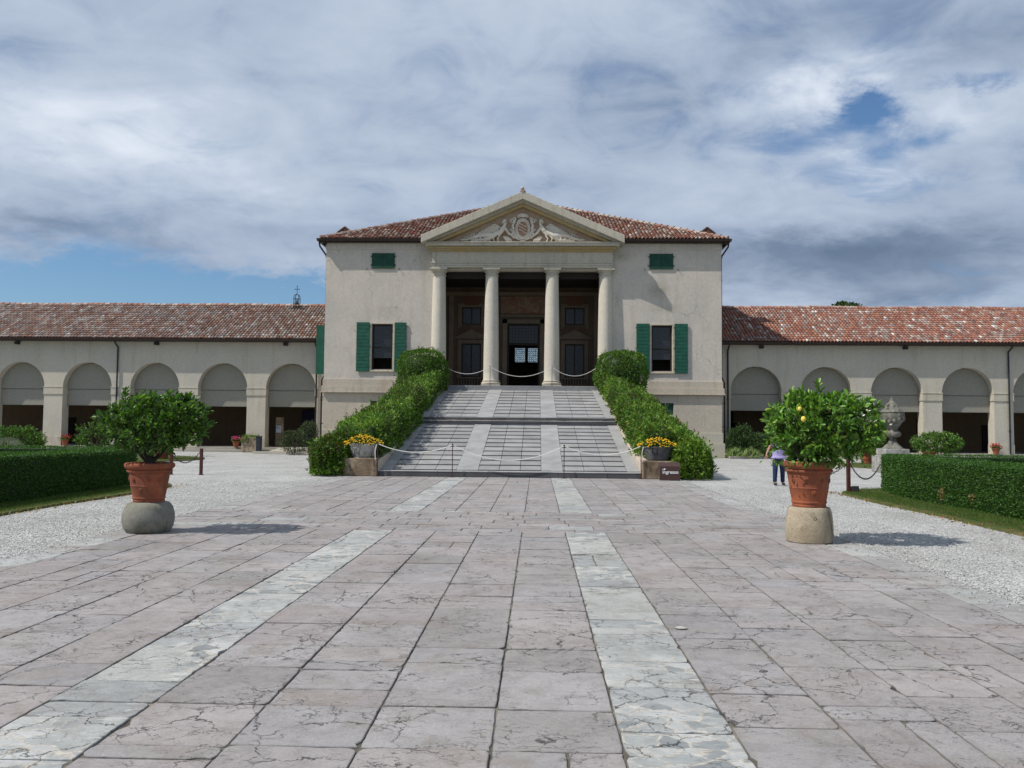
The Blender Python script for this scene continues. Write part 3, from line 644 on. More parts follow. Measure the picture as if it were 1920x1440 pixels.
e = MB(); e.prism([(-5.2, 12.563), (5.16, 12.563), (0, 14.80)], 'y', YF - .30, YF + .4); e.build('tympanum', 'tympanum', villa)

# relief of two reclining winged figures and a shield: generic carving
def skin_mesh(name, verts, edges, radii, root=0, sub=2):
    me = bpy.data.meshes.new(name + '_rig'); me.from_pydata(verts, edges, []); o = bpy.data.objects.new(name + '_rig', me); C.objects.link(o)
    sk = o.modifiers.new('s', 'SKIN'); sk.use_smooth_shade = True
    ly = me.skin_vertices[0].data
    for i, r in enumerate(radii): ly[i].radius = (r, r) if not isinstance(r, tuple) else r; ly[i].use_root = (i == root)
    sb = o.modifiers.new('u', 'SUBSURF'); sb.levels = sub; sb.render_levels = sub
    dg = bpy.context.evaluated_depsgraph_get(); m2 = bpy.data.meshes.new_from_object(o.evaluated_get(dg)); bpy.data.objects.remove(o); m2.name = name
    return m2
def mesh_obj(name, me, material, parent=None):
    me.materials.clear(); me.materials.append(MATS[material]); me.polygons.foreach_set('use_smooth', [True] * len(me.polygons))
    o = bpy.data.objects.new(name, me); C.objects.link(o)
    if parent: adopt(o, parent)
    return o
YR = YF - .50
rel = MB(); rel.smooth = True
for sx in (-1, 1):
    V_ = [(1.01, 13.80), (1.06, 13.62), (1.17, 13.43), (1.36, 13.14), (1.62, 12.93), (2.05, 13.03), (2.5, 13.02), (2.95, 12.86), (3.40, 12.73), (3.68, 12.76),
          (1.04, 13.44), (.84, 13.14), (.50, 12.92), (.26, 12.78), (1.2, 13.3), (2.1, 12.76), (2.65, 12.74), (3.1, 12.68)]
    E_ = [(0, 1), (1, 2), (2, 3), (3, 4), (4, 5), (5, 6), (6, 7), (7, 8), (8, 9), (2, 10), (10, 11), (11, 12), (12, 13), (4, 15), (15, 16), (16, 17)]
    E_ = [q for q in E_]; V3 = [(sx * x, YR - (.04 if i not in (0, 1, 10, 11) else .09), z) for i, (x, z) in enumerate(V_)]
    keep = [i for i in range(18) if i != 14]; mp = {k: i for i, k in enumerate(keep)}
    rr = [.13, .065, .18, .16, .21, .18, .14, .105, .075, .07, .09, .075, .06, .055, .1, .12, .10, .07]
    me = skin_mesh('relief_figure', [V3[i] for i in keep], [(mp[a], mp[b]) for a, b in E_], [rr[i] for i in keep], mp[3])
    fg = mesh_obj('relief_figure', me, 'relief_stucco', villa)
    wg = MB()
    for k in range(8):                                            # wing feathers
        x0, z0 = 1.34 + k * .03, 13.52 - k * .035; x1 = 1.9 + k * .19; z1 = 14.60 - x1 * RK - .12 - k * .035
        wg.tube([(sx * x0, YR + .06, z0), (sx * (x0 * .45 + x1 * .55), YR + .02, (z0 + z1) / 2 + .10 - k * .008), (sx * x1, YR + .07, z1)], [.045, .062, .022], 8)
    for k in range(7):
        x0 = 1.35 + k * .26
        wg.tube([(sx * x0, YR - .12, 12.98 - k * .01), (sx * (x0 + .14), YR - .15, 12.82), (sx * (x0 + .05), YR - .06, 12.60)], [.03, .045, .03], 6)
    for k in range(5):
        wg.tube([(sx * (.62 + k * .07), YR - .02, 12.60), (sx * (.68 + k * .08), YR - .06, 12.75), (sx * (.95 + k * .05), YR - .03, 12.95)], [.035, .05, .03], 6)
    wg.ball((sx * 1.08, YR + .01, 13.88), .14, 12, 8); wg.ball((sx * 1.17, YR + .02, 13.80), .09, 10, 6)
    for k in range(4): wg.tube([(sx * (2.9 + k * .17), YR - .02, 12.98 - k * .05), (sx * (2.85 + k * .15), YR - .05, 13.12 - k * .07), (sx * (3.05 + k * .15), YR, 13.05 - k * .07)], [.035, .045, .02], 6)
    wg.build('wing', 'relief_stucco', fg, smooth=True)
sh = MB()
sh.lathe([(.01, -.02), (.36, 0), (.40, .05), (.44, .02), (.46, -.05)], 0, 0, 0, 32, 1, 1.45)
for i, v in enumerate(sh.v): sh.v[i] = (v[0], YR - .02 - v[2], 13.42 + v[1])
for sx in (-1, 1):
    for (cx, cz, r0, tw) in ((.66, 13.86, .15, 1), (.50, 14.02, .11, -1), (.62, 13.30, .13, 1), (.50, 12.95, .11, -1), (.22, 14.15, .10, 1)):
        pth = []
        for k in range(15):
            a = k * .55 * tw; r_ = r0 * (1 - k / 17); pth.append((sx * (cx + math.cos(a) * r_), YR - .05 - k * .004, cz + math.sin(a) * r_))
        sh.tube(pth, .038, 6)
    sh.tube([(sx * .46, YR - .03, 13.9), (sx * .60, YR - .05, 13.6), (sx * .52, YR - .03, 13.2), (sx * .25, YR - .03, 12.8), (0, YR - .03, 12.68)], [.05, .075, .07, .05, .04], 8)
    sh.ball((sx * .55, YR - .08, 13.45), .09, 10, 6); sh.ball((sx * .60, YR - .08, 13.12), .08, 10, 6)
sh.ball((0, YR - .05, 14.22), .13, 12, 8, (1.3, .8, 1)); sh.tube([(-.34, YR - .03, 14.12), (-.2, YR - .06, 14.24), (0, YR - .06, 14.30), (.2, YR - .06, 14.24), (.34, YR - .03, 14.12)], [.04, .06, .06, .06, .04], 8)
shield = sh.build('coat_of_arms', 'relief_stucco', villa, smooth=True)
sf = MB(); sf.lathe([(.01, .03), (.28, .02), (.29, -.03)], 0, 0, 0, 28, 1, 1.5)
for i, v in enumerate(sf.v): sf.v[i] = (v[0], YR - .055 - v[2], 13.42 + v[1])
sf.build('shield_face', 'shield_red', shield, smooth=True)
sb_ = MB()
for k in (-.16, .02, .2):
    sb_.tube([(-.23, YR - .10, 13.42 + k + .13), (.23, YR - .10, 13.42 + k - .13)], .022, 6)
sb_.build('shield_band', 'relief_stucco', shield)

# windows of the front
def shutter(name_parent, x0, x1, z0, z1, y, material='shutter_green', boards=True, bars=14):
    s = MB(); s.box(x0, x1, y - .045, y, z0, z1)
    if boards:
        n = bars; h_ = (z1 - z0) / n
        for i in range(n): s.box(x0 + .008, x1 - .008, y - .066, y - .046, z0 + i * h_ + .012, z0 + (i + 1) * h_ - .008)
    o = s.build('shutter', material, name_parent, .006)
    hg = MB()
    for zz in (z0 + .25, (z0 + z1) / 2, z1 - .25): hg.box(x1 - .02 if abs(x1) < abs(x0) else x0 - .04, x1 + .04 if abs(x1) < abs(x0) else x0 + .02, y - .075, y - .02, zz - .03, zz + .03)
    hg.build('hinge', 'black_metal', o)
for (a, b, wx) in ((-8.98, -7.72, -8.35), (7.66, 8.88, 8.27)):
    f = MB(); f.box(a + .001, a + .09, YF + .15, YF + .28, 5.052, 7.778).box(b - .09, b - .001, YF + .15, YF + .28, 5.052, 7.778).box(a + .092, b - .092, YF + .15, YF + .28, 7.69, 7.778).box(a + .092, b - .092, YF + .15, YF + .28, 6.37, 6.44).box(a + .092, b - .092, YF + .15, YF + .28, 5.052, 5.12)
    wn = f.build('window', 'dark_wood', villa)
    p = MB(); p.box(a + .05, b - .05, YF + .24, YF + .26, 5.76, 7.74); p.build('pane', 'window_glass', wn)
    r_ = MB()
    for i in range(6):
        for j in range(9):
            if j == 3: continue
            zc_ = 5.88 + j * .205; xc = a + .2 + i * (b - a - .4) / 5
            r_.tube([(xc + .085 * math.cos(k * .7854), YF + .235, zc_ + .085 * math.sin(k * .7854)) for k in range(9)], .007, 4, False)
    r_.build('leading', 'lead_grey', wn)
    dk = MB(); dk.box(a - .3, b + .3, YF + .9, YF + 1.0, 4.8, 8.0); dk.build('dark_backing', 'dark_room', wn)  # near-black sheet behind the window, the room's darkness put into its colour
    st = MB(); st.box(a - .14, a - .002, YF - .03, YF + .14, 5.0, 7.86).box(b + .002, b + .14, YF - .03, YF + .14, 5.0, 7.86).box(a - .002, b + .002, YF - .03, YF + .14, 7.785, 7.86); st.box(a - .2, b + .2, YF - .08, YF + .14, 4.92, 4.998); st.build('surround', 'window_stone', wn, .008)
    shutter(wn, a - .90, a - .12, 4.93, 7.87, YF - .05); shutter(wn, b + .12, b + .90 if a > 0 else b + .82, 4.93, 7.87, YF - .05)
for (a, b) in ((-9.04, -7.67), (7.54, 8.93)):
    wn = MB().box(a - .03, b + .03, YF - .02, YF - .003, 11.08, 12.08).build('window', 'window_stone', villa)
    for (c, d) in ((a, (a + b) / 2 - .006), ((a + b) / 2 + .006, b)):
        s = MB(); s.box(c, d, YF - .075, YF - .021, 11.12, 12.04); o = s.build('shutter', 'shutter_dark_green', wn, .006)
    hg = MB()
    for xx in (a - .07, b + .0):
        for zz in (11.32, 11.85): hg.box(xx, xx + .07, YF - .09, YF - .03, zz - .03, zz + .03)
    for xx in (a - .30, b + .28): hg.tube([(xx, YF, 11.13), (xx, YF - .1, 11.10), (xx + .03, YF - .1, 11.02)], .018, 6)
    hg.build('hinge', 'black_metal', wn)
for (a, b) in ((-9.0, -7.65), (7.6, 8.95)):
    MB().box(a + .01, b - .01, YF + .1, YF + .16, 2.51, 3.17).build('shutter', 'shutter_dark_green', villa, .006)
# side shutters seen edge on
o = MB().box(-12.74, -11.84, 50.6, 50.66, 4.85, 7.86).build('shutter', 'shutter_green', villa, .008)
o = MB().prism([(11.80, 50.2), (11.86, 50.2), (12.06, 50.95), (12.0, 50.95)], 'z', 4.85, 7.92).build('shutter', 'shutter_dark_green', villa)

# loggia interior
lg = MB(); lg.box(-5.3, -5.15, YF + .56, 54.0, ZF, 11.0).box(5.15, 5.3, YF + .56, 54.0, ZF, 11.0)
lh = [(-1.05, 1.05, ZF + .001, 8.45), (-4.05, -2.80, 4.95, 7.12), (2.72, 3.97, 4.95, 7.12), (-4.05, -2.80, 8.40, 9.52), (2.72, 3.97, 8.40, 9.52)]
lg.wall(-5.14, 5.14, ZF, 11.0, lh, 54.0, 54.4)
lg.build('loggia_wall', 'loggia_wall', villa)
lc = MB(); lc.box(-5.3, 5.3, YF + .46, 70, 11.0, 11.2)
for k in range(13): lc.box(-5.1, 5.1, YF + .62 + k * .34, YF + .74 + k * .34, 10.82, 10.998)
lc.box(-5.14, 5.14, YF + .46, YF + .60, 10.6, 10.998)
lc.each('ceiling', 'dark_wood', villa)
tr_ = MB()
for (a, b, z0, z1) in lh[1:]:
    for q, d in ((.14, .05), (.26, .03)):
        tr_.box(a - q, a - q + .12, 54 - d, 53.998, z0 - q, z1 + q).box(b + q - .12, b + q, 54 - d, 53.998, z0 - q, z1 + q).box(a - q + .121, b + q - .121, 54 - d, 53.998, z1 + q - .12, z1 + q)
    if z1 < 8: tr_.prism([(a - .45, z1 + .42), (b + .45, z1 + .42), ((a + b) / 2, z1 + .95)], 'y', 53.93, 53.998); tr_.box(a - .5, b + .5, 53.88, 53.998, z1 + .33, z1 + .42)
for sx in (-1, 1): tr_.box(sx * 1.07, sx * 1.37, 53.92, 53.998, ZF + .01, 8.75); tr_.box(sx * 4.6, sx * 4.9, 53.9, 53.998, ZF + .01, 10.3); tr_.box(sx * 1.95, sx * 2.2, 53.92, 53.998, ZF + .01, 10.3)
tr_.box(-1.37, 1.37, 53.92, 53.998, 8.47, 8.75).box(-1.55, 1.55, 53.86, 53.998, 8.9, 9.05).box(-5.1, 5.1, 53.86, 53.998, 10.3, 10.55)
tr_.build('loggia_moulding', 'loggia_trim', villa, .01)
MB().box(-1.5, 1.5, 53.94, 53.998, 9.12, 10.25).build('fresco', 'fresco_scene', villa)
for cx in (-3.42, 3.35):
    q = MB(); q.prism([(cx + .62 * math.cos(a * .2618), 9.98 + .42 * math.sin(a * .2618)) for a in range(24)], 'y', 53.96, 53.997)
    q.build('fresco', 'fresco_red', villa)
    q = MB(); q.box(cx - .72, cx + .72, 53.975, 53.997, 7.95, 8.1); q.build('fresco', 'fresco_red', villa)
def lattice(mb, a, b, z0, z1, y, st, r=.012):
    W, H = b - a, z1 - z0
    k = -int(H / st)
    while k * st < W:
        for sg in (1, -1):
            x0, zz0, x1, zz1 = a + k * st, z0, a + k * st + H, z1
            if x0 < a: zz0 += a - x0; x0 = a
            if x1 > b: zz1 -= x1 - b; x1 = b
            if x1 - x0 > .02:
                if sg > 0: mb.tube([(x0, y, zz0), (x1, y, zz1)], r, 4)
                else: mb.tube([(a + b - x0, y, zz0), (a + b - x1, y, zz1)], r, 4)
        k += 1
for (a, b, z0, z1) in lh[1:]:
    f = MB(); f.box(a + .001, a + .06, 54.08, 54.18, z0, z1).box(b - .06, b - .001, 54.08, 54.18, z0, z1).box(a + .061, b - .061, 54.08, 54.18, z1 - .06, z1).box(a + .061, b - .061, 54.08, 54.18, z0, z0 + .06).box((a + b) / 2 - .04, (a + b) / 2 + .04, 54.07, 54.18, z0 + .061, z1 - .061)
    wn = f.build('window', 'dark_wood', villa)
    MB().box(a + .03, b - .03, 54.12, 54.14, z0 + .02, z1 - .02).build('pane', 'window_glass', wn)
    q = MB(); lattice(q, a + .05, b - .05, z0 + .05, z1 - .05, 54.10, .15, .010); q.build('leading', 'lead_grey', wn)
    if z0 < 6: q = MB(); q.box(a - .25, b + .25, 53.80, 53.9, ZF + .78, ZF + .86).box(a - .25, b + .25, 53.80, 53.9, ZF + .05, ZF + .15); [q.lathe([(.03, .15), (.05, .3), (.03, .5), (.045, .7), (.03, .78)], a - .18 + i * (b - a + .36) / 9, 53.85, ZF, 8) for i in range(10)]; q.build('balustrade', 'loggia_trim', villa)
dr = MB(); dr.box(-1.04, -.94, 54.05, 54.2, ZF, 8.44).box(.94, 1.04, 54.05, 54.2, ZF, 8.44).box(-.939, .939, 54.05, 54.2, 8.34, 8.44).box(-.939, .939, 54.05, 54.2, 7.05, 7.2)
dr = dr.build('door', 'dark_wood', villa)
MB().box(-.93, .93, 54.11, 54.13, 7.2, 8.34).build('fanlight', 'grey_glass', dr)
q = MB()
for i in range(1, 9): q.box(-.93 + i * .2067 - .01, -.93 + i * .2067 + .01, 54.085, 54.105, 7.2, 8.34)
for i in range(1, 6): q.box(-.93, .93, 54.083, 54.107, 7.2 + i * .19 - .01, 7.2 + i * .19 + .01)
q.build('leading', 'lead_came', dr)
# hall behind the door and its rear window
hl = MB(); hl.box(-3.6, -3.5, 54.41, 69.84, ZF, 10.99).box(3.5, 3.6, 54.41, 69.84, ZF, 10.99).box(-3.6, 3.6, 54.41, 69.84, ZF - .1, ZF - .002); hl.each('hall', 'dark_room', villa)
for (a, b) in ((-1.01, -.107), (.075, .98)):
    f = MB(); f.box(a, a + .035, 70.0, 70.1, 7.0, 8.43).box(b - .035, b, 70.0, 70.1, 7.0, 8.43).box(a + .035, b - .035, 70.0, 70.1, 8.39, 8.43).box(a + .035, b - .035, 70.0, 70.1, 7.0, 7.2)
    wn = f.build('window', 'dark_wood', villa)
    MB().box(a + .02, b - .02, 70.04, 70.045, 7.2, 8.4).build('pane', 'blue_leaded_glass', wn)
    q = MB(); lattice(q, a + .03, b - .03, 7.2, 8.39, 70.02, .2, .014); q.build('leading', 'lead_came', wn)
fl = MB(); fl.box(-5.14, 5.14, YF - .6, 54.0, ZF - .25, ZF)
fl.box(-4.9, 4.9, 47.05, YF - .6, ZF - .13, ZF - .002); fl.box(-5.3, 5.3, YF - .14, YF + .5, 3.0, ZF - .26); fl.build('loggia_floor', 'grey_stone', villa, .01)
bk = MB(); bk.box(-5.28, 5.28, 47.2, 48.35, .1, ZF - .14); bk.build('stair_head', 'podium_plaster', villa)

# roofs of the villa
rf = MB(); EX, EY0, EY1, EZ, K = 12.1, 48.66, 70.9, 12.86, .455
hx = EX; yr0 = EY0 + hx; rz = EZ + hx * K
yr1 = max(EY1 - hx, yr0 + .01)
yc_ = YF + .5; zc2 = EZ + (yc_ - EY0) * K
rf.add([(-EX, EY0, EZ), (EX, EY0, EZ), (EX, EY1, EZ), (-EX, EY1, EZ), (0, yr0, rz), (0, yr1, EZ + (EY1 - yr1) * K), (-5.85, EY0, EZ), (-5.85, yc_, zc2), (5.85, yc_, zc2), (5.85, EY0, EZ)], [(0, 6, 7, 4), (7, 8, 4), (8, 9, 1, 4), (1, 2, 5, 4), (2, 3, 5), (3, 0, 4, 5)])
for (q0, q1) in ((-EX, -5.85), (5.85, EX)): rf.add([(q0, EY0, EZ - .06), (q1, EY0, EZ - .06), (q1, YF + .3, EZ - .06), (q0, YF + .3, EZ - .06)], [(0, 1, 2, 3)])
GY0 = YF - 1.16
rf.prism([(-6.0, 15.50 - 6.0 * RK), (0, 15.50), (5.98, 15.50 - 5.98 * RK), (5.98, 15.46 - 5.98 * RK), (0, 15.46), (-6.0, 15.46 - 6.0 * RK)], 'y', GY0, 58)
roof = rf.build('roof', 'tile_bed', villa)
hyp = math.sqrt(1 + K * K)
def ins_front(u, v):
    x = -EX + u; y = v / hyp; return abs(x) < EX - y - .02 and (abs(x) > 5.2 or 12.8 + y * K > 15.56 - abs(x) * RK)
tile_field('tiles', roof, (-EX, EY0 - .08, EZ - .01), (1, 0, 0), (0, 1, K), 2 * EX, hyp * hx, ins_front, PAL_V, W_V, .225)
def ins_side(u, v):
    y = u; h_ = v / hyp; return h_ < y - .02 and y < 20
tile_field('tiles', roof, (-EX - .05, EY0, EZ), (0, 1, 0), (1, 0, K), 14, hyp * hx, ins_side, PAL_V, W_V, .225)
tile_field('tiles', roof, (EX + .05, EY0, EZ), (0, 1, 0), (-1, 0, K), 14, hyp * hx, ins_side, PAL_V, W_V, .225)
hg2 = math.sqrt(1 + RK * RK)
for sx in (-1, 1): tile_field('tiles', roof, (sx * 5.97, GY0 + .10, 15.455 - 6.0 * RK), (0, 1, 0), (-sx, 0, RK), 9.5, 6.0 * hg2, lambda u, v: True, PAL_V, W_V, .225)
hp = MB(); hp.col = (.3, .2, .16)
for sx in (-1, 1):                                                   # hip cap tiles
    n = 34
    for i in range(n):
        k0, k1 = i / n * .95, (i + 1.15) / n * .95
        kk_ = random.uniform(.85, 1.15); hp.col = tuple(c * kk_ for c in random.choice([(.33, .22, .18), (.42, .36, .31), (.27, .15, .12), (.36, .3, .27)]))
        p0 = Vector((sx * EX * (1 - k0), EY0 + hx * k0, EZ + hx * K * k0 + .09)); p1 = Vector((sx * EX * (1 - k1), EY0 + hx * k1, EZ + hx * K * k1 + .04))
        hp.tube([p0, p1], [.125, .10], 8)
hp.build('hip_tiles', 'roof_tile', roof, smooth=True); hp = MB()
for i in range(24):
    kk_ = random.uniform(.85, 1.15); hp.col = tuple(c * kk_ for c in random.choice([(.33, .22, .18), (.42, .36, .31), (.27, .15, .12)]))
    hp.tube([(0, GY0 - .04 + i * .4, 15.55), (0, GY0 + .42 + i * .4, 15.51)], [.12, .10], 8)
hp.build('ridge_tiles', 'roof_tile', roof, smooth=True)
MB().ball((-.03, GY0 + .05, 15.68), .11, 14, 10).build('finial', 'trim_stone', villa, smooth=True)
for (cx, sx) in ((-11.62, -1), (11.72, 1)):
    ch = MB(); ch.box(cx - .32, cx + .32, 52.8, 53.5, 12.6, 13.92)
    ch = ch.build('chimney', 'tile_bed', roof, .02)
    cp = MB(); cp.col = (.12, .07, .055)
    for (dx_, dy_) in ((-.28, -.3), (.16, -.3), (-.28, .3), (.16, .3)): cp.box(cx + dx_, cx + dx_ + .12, 53.15 + dy_ - .06, 53.15 + dy_ + .06, 13.922, 14.12)
    cp.prism([(cx - .50, 14.12), (cx + .50, 14.12), (cx + .06, 14.56), (cx - .06, 14.56)], 'y', 52.72, 53.58)
    for k in range(6): cp.tube([(cx - .52 + k * .02, 52.7 + k * .16, 14.14), (cx, 52.75 + k * .16, 14.56)], .06, 6); cp.tube([(cx + .52 - k * .02, 52.7 + k * .16, 14.14), (cx, 52.75 + k * .16, 14.56)], .06, 6)
    cp.build('chimney_cap', 'roof_tile', ch)
gt = MB()
for sx in (-1, 1):
    gt.prism([(EY0 - .20, EZ - .02), (EY0 - .17, EZ - .15), (EY0 - .05, EZ - .17), (EY0 - .02, EZ - .02)], 'x', sx * 5.98, sx * (EX + .18))
    gt.prism([(sx * (EX + .20), EZ - .02), (sx * (EX + .17), EZ - .15), (sx * (EX + .05), EZ - .17), (sx * (EX + .02), EZ - .02)], 'y', EY0 - .19, EY1)
    gt.prism([(sx * 5.99, EZ - .21), (sx * (EX + .0), EZ - .21), (sx * (EX + .0), EZ - .06), (sx * 5.99, EZ - .06)], 'y', EY0 + .0, YF + .02)
    gt.prism([(sx * 11.82, EZ - .35), (sx * EX, EZ - .07), (sx * 11.82, EZ - .07)], 'y', EY0 + .1, EY1)
gt.build('gutter', 'gutter_brown', villa)
for sx, x0 in ((-1, -11.82), (1, 11.79)):
    dp = MB(); dp.tube([(x0 + sx * .38, EY0 + .1, EZ - .12), (x0 + sx * .36, EY0 + .2, EZ - .42), (x0 + sx * .10, YF + .35, 12.0), (x0 + sx * .06, YF + .4, 11.8), (x0 + sx * .06, YF + .4, 4.75), (x0 + sx * .22, YF + .4, 4.42), (x0 + sx * .22, YF + .4, .1)], .052, 8)
    for zz in (10.5, 8.4, 6.2, 3.2, 1.8): dp.box(x0 + sx * .01, x0 + sx * .29 if zz < 4.5 else x0 + sx * .12, YF + .33, YF + .47, zz, zz + .04)
    dp.build('downspout', 'gutter_brown', villa, smooth=True)

# ------------------------------------------------------------------ arcaded wings
def make_wing(s, label, pal, wts):
    yw, ye = 52.0, 52.75
    b = thing('arcade_wing', label, 'building', (s * 25, yw, 0), 'arcaded wings')
    cs = [14.70 + 4.37 * k if s < 0 else 14.55 + 4.33 * k for k in range(6)]; r, zs, zt = 1.585, 4.02, 7.02; XE = 41.0
    wl = MB(); xprev = 11.85
    NA = 20
    for c in cs + [None]:
        x1 = c - r if c else XE
        for yy in (yw, ye): wl.add([(s * xprev, yy, .0), (s * x1, yy, .0), (s * x1, yy, zt), (s * xprev, yy, zt)], [(0, 1, 2, 3)])
        if c is None: break
        for xx in (c - r, c + r): wl.add([(s * xx, yw, 0), (s * xx, ye, 0), (s * xx, ye, zs), (s * xx, yw, zs)], [(0, 1, 2, 3)])
        for i in range(NA):
            a0, a1 = math.pi * i / NA, math.pi * (i + 1) / NA
            p0, p1 = (c - r * math.cos(a0), zs + r * math.sin(a0)), (c - r * math.cos(a1), zs + r * math.sin(a1))
            for yy in (yw, ye): wl.add([(s * p0[0], yy, p0[1]), (s * p1[0], yy, p1[1]), (s * p1[0], yy, zt), (s * p0[0], yy, zt)], [(0, 1, 2, 3)])
            wl.add([(s * p0[0], yw, p0[1]), (s * p1[0], yw, p1[1]), (s * p1[0], ye, p1[1]), (s * p0[0], ye, p0[1])], [(0, 1, 2, 3)])
        xprev = c + r
    wl.box(s * 11.85, s * XE, 57.2, 57.5, .25, 7.0); wl.build('wall', 'wing_plaster', b)
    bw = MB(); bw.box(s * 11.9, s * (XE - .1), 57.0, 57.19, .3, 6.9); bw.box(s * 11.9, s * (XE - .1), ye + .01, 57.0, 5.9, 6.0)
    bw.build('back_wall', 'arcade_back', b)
    fz = MB()
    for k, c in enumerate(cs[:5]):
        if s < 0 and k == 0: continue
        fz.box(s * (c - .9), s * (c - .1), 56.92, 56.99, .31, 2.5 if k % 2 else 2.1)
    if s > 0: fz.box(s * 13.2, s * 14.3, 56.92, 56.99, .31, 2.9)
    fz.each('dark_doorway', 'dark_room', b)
    if s < 0: MB().box(-15.35, -13.95, 56.88, 56.99, .31, 2.75).build('door', 'deep_blue', b, .01)
    im = MB(); pr = 11.95
    for c in cs + [None]:
        x1 = (c - r + .035) if c else XE
        if x1 - pr > .3:
            im.box(s * pr, s * x1, yw - .035, ye - .03, 3.60, 3.98); im.box(s * (pr - .015), s * (x1 + .015), yw - .055, ye - .03, 3.982, 4.04); im.box(s * (pr - .01), s * (x1 + .01), yw - .045, ye - .03, 3.545, 3.598)
        if c: pr = c + r - .035
    im.each('impost', 'trim_stone', b, .008)
    pl = MB(); pr = 12.2
    for c in cs + [None]:
        x1 = (c - r + .02) if c else XE
        pl.box(s * pr, s * x1, yw - .03, ye + .02, .0, .86)
        if c: pr = c + r - .02
    pl.each('pier_base', 'trim_stone', b, .01)
    f = MB(); f.box(s * 11.9, s * XE, yw - .05, 57, .02, .285); f.box(s * 11.9, s * XE, yw - .40, yw - .051, 0, .14); f.build('floor', 'floor_stone', b, .012)
    for k, c in enumerate(cs):
        sc1_ = MB(); pts = [(s * (c - r * .985 * math.cos(math.pi * i / 24)), zs + r * .985 * math.sin(math.pi * i / 24)) for i in range(25)]
        sc1_.prism([(s * (c - r * .985), 3.90)] + pts + [(s * (c + r * .985), 3.90)], 'y', ye - .24, ye - .20)
        so = sc1_.build('arch_screen', 'screen_cloth', b)
        q = MB(); q.box(s * (c - r + .03), s * (c + r - .03), ye - .22, ye - .19, 2.90, 3.885); q.box(s * (c - r + .03), s * (c + r - .03), ye - .235, ye - .18, 2.855, 2.898); q.build('roller_blind', 'screen_cloth', so)
        q = MB(); q.box(s * (c - r + .02), s * (c + r - .02), ye - .26, ye - .19, 3.886, 3.899); q.box(s * (c - .02), s * (c + .02), ye - .25, ye - .19, zs + r * .985 - .02, zs + r); q.build('rail', 'gutter_brown', so)
    # roof
    ey, ez, ry, rzz = yw - .44, 7.10, 57.0, 9.98; k = (rzz - ez) / (ry - ey); hp_ = math.sqrt(1 + k * k); L = (ry - ey) * hp_
    rf = MB(); rf.add([(s * 11.7, ey, ez), (s * XE, ey, ez), (s * XE, ry, rzz), (s * 11.7, ry, rzz), (s * XE, ry + 6, ez), (s * 11.7, ry + 6, ez)], [(0, 1, 2, 3), (3, 2, 4, 5)]); rf.add([(s * 11.7, ey, ez - .07), (s * XE, ey, ez - .07), (s * XE, 57.6, ez - .07), (s * 11.7, 57.6, ez - .07)], [(0, 1, 2, 3)])
    ro_ = rf.build('roof', 'tile_bed', b)
    wd = XE - 11.86
    if s > 0: tile_field('tiles', ro_, (11.86, ey - .07, ez), (1, 0, 0), (0, 1, k), wd, L, lambda u, v: True, pal, wts, .21, .37, .09)
    else: tile_field('tiles', ro_, (-XE, ey - .07, ez), (1, 0, 0), (0, 1, k), wd, L, lambda u, v: True, pal, wts, .21, .37, .09)
    rd = MB(); x = 11.9
    while x < XE:
        kk_ = random.uniform(.85, 1.15); rd.col = tuple(q * kk_ for q in random.choice([(.36, .22, .18), (.44, .36, .31), (.34, .16, .11)]))
        z_ = rzz + .05 + .02 * math.sin(x * .7) ; rd.tube([(s * x, ry, z_ + .03), (s * (x + .44), ry, z_ - .01)], [.125, .11], 8); x += .40
    rd.build('ridge_tiles', 'roof_tile', ro_, smooth=True)
    g = MB(); g.prism([(ey - .19, ez - .02), (ey - .17, ez - .13), (ey - .07, ez - .15), (ey - .03, ez - .02)], 'x', s * 12.3, s * XE); g.prism([(ey, ez - .16), (yw + .02, ez - .16), (yw + .02, ez - .08), (ey, ez - .08)], 'x', s * 12.3, s * XE)
    g.build('gutter', 'gutter_brown', b)
    for xx in ([25.85, 13.05, 34.6] if s < 0 else [12.80, 30.0]):
        d = MB(); zz0 = 6.0 if False else .9
        d.tube([(s * xx, ey - .1, ez - .12), (s * xx, ey - .08, ez - .26), (s * xx, yw - .10, ez - .5), (s * xx, yw - .09, ez - .7), (s * xx, yw - .09, 1.75), (s * xx, yw - .09, .3)], .05, 8); d.tube([(s * xx, yw - .09, 1.62), (s * xx, yw - .09, 1.78)], .07, 8)
        d.build('downspout', 'slate_metal' if (s > 0 and xx > 20) or (s < 0 and xx > 20) else 'gutter_brown', b, smooth=True)
    for xx in ([15.05, 23.35, 32.4, 37] if s < 0 else [14.88, 23.72, 33]):
        MB().box(s * xx - .13, s * xx + .13, yw - .24, yw - .005, 6.72, 6.9).build('floodlight', 'black_metal', b, .02)
    return b, ro_
wingL, roofL = make_wing(-1, 'long arcaded wing left of the villa, with small bell cage on its roof', PAL_L, W_L)
wingR, roofR = make_wing(1, 'long arcaded wing right of the villa, with brighter orange roof tiles', PAL_R, W_R)
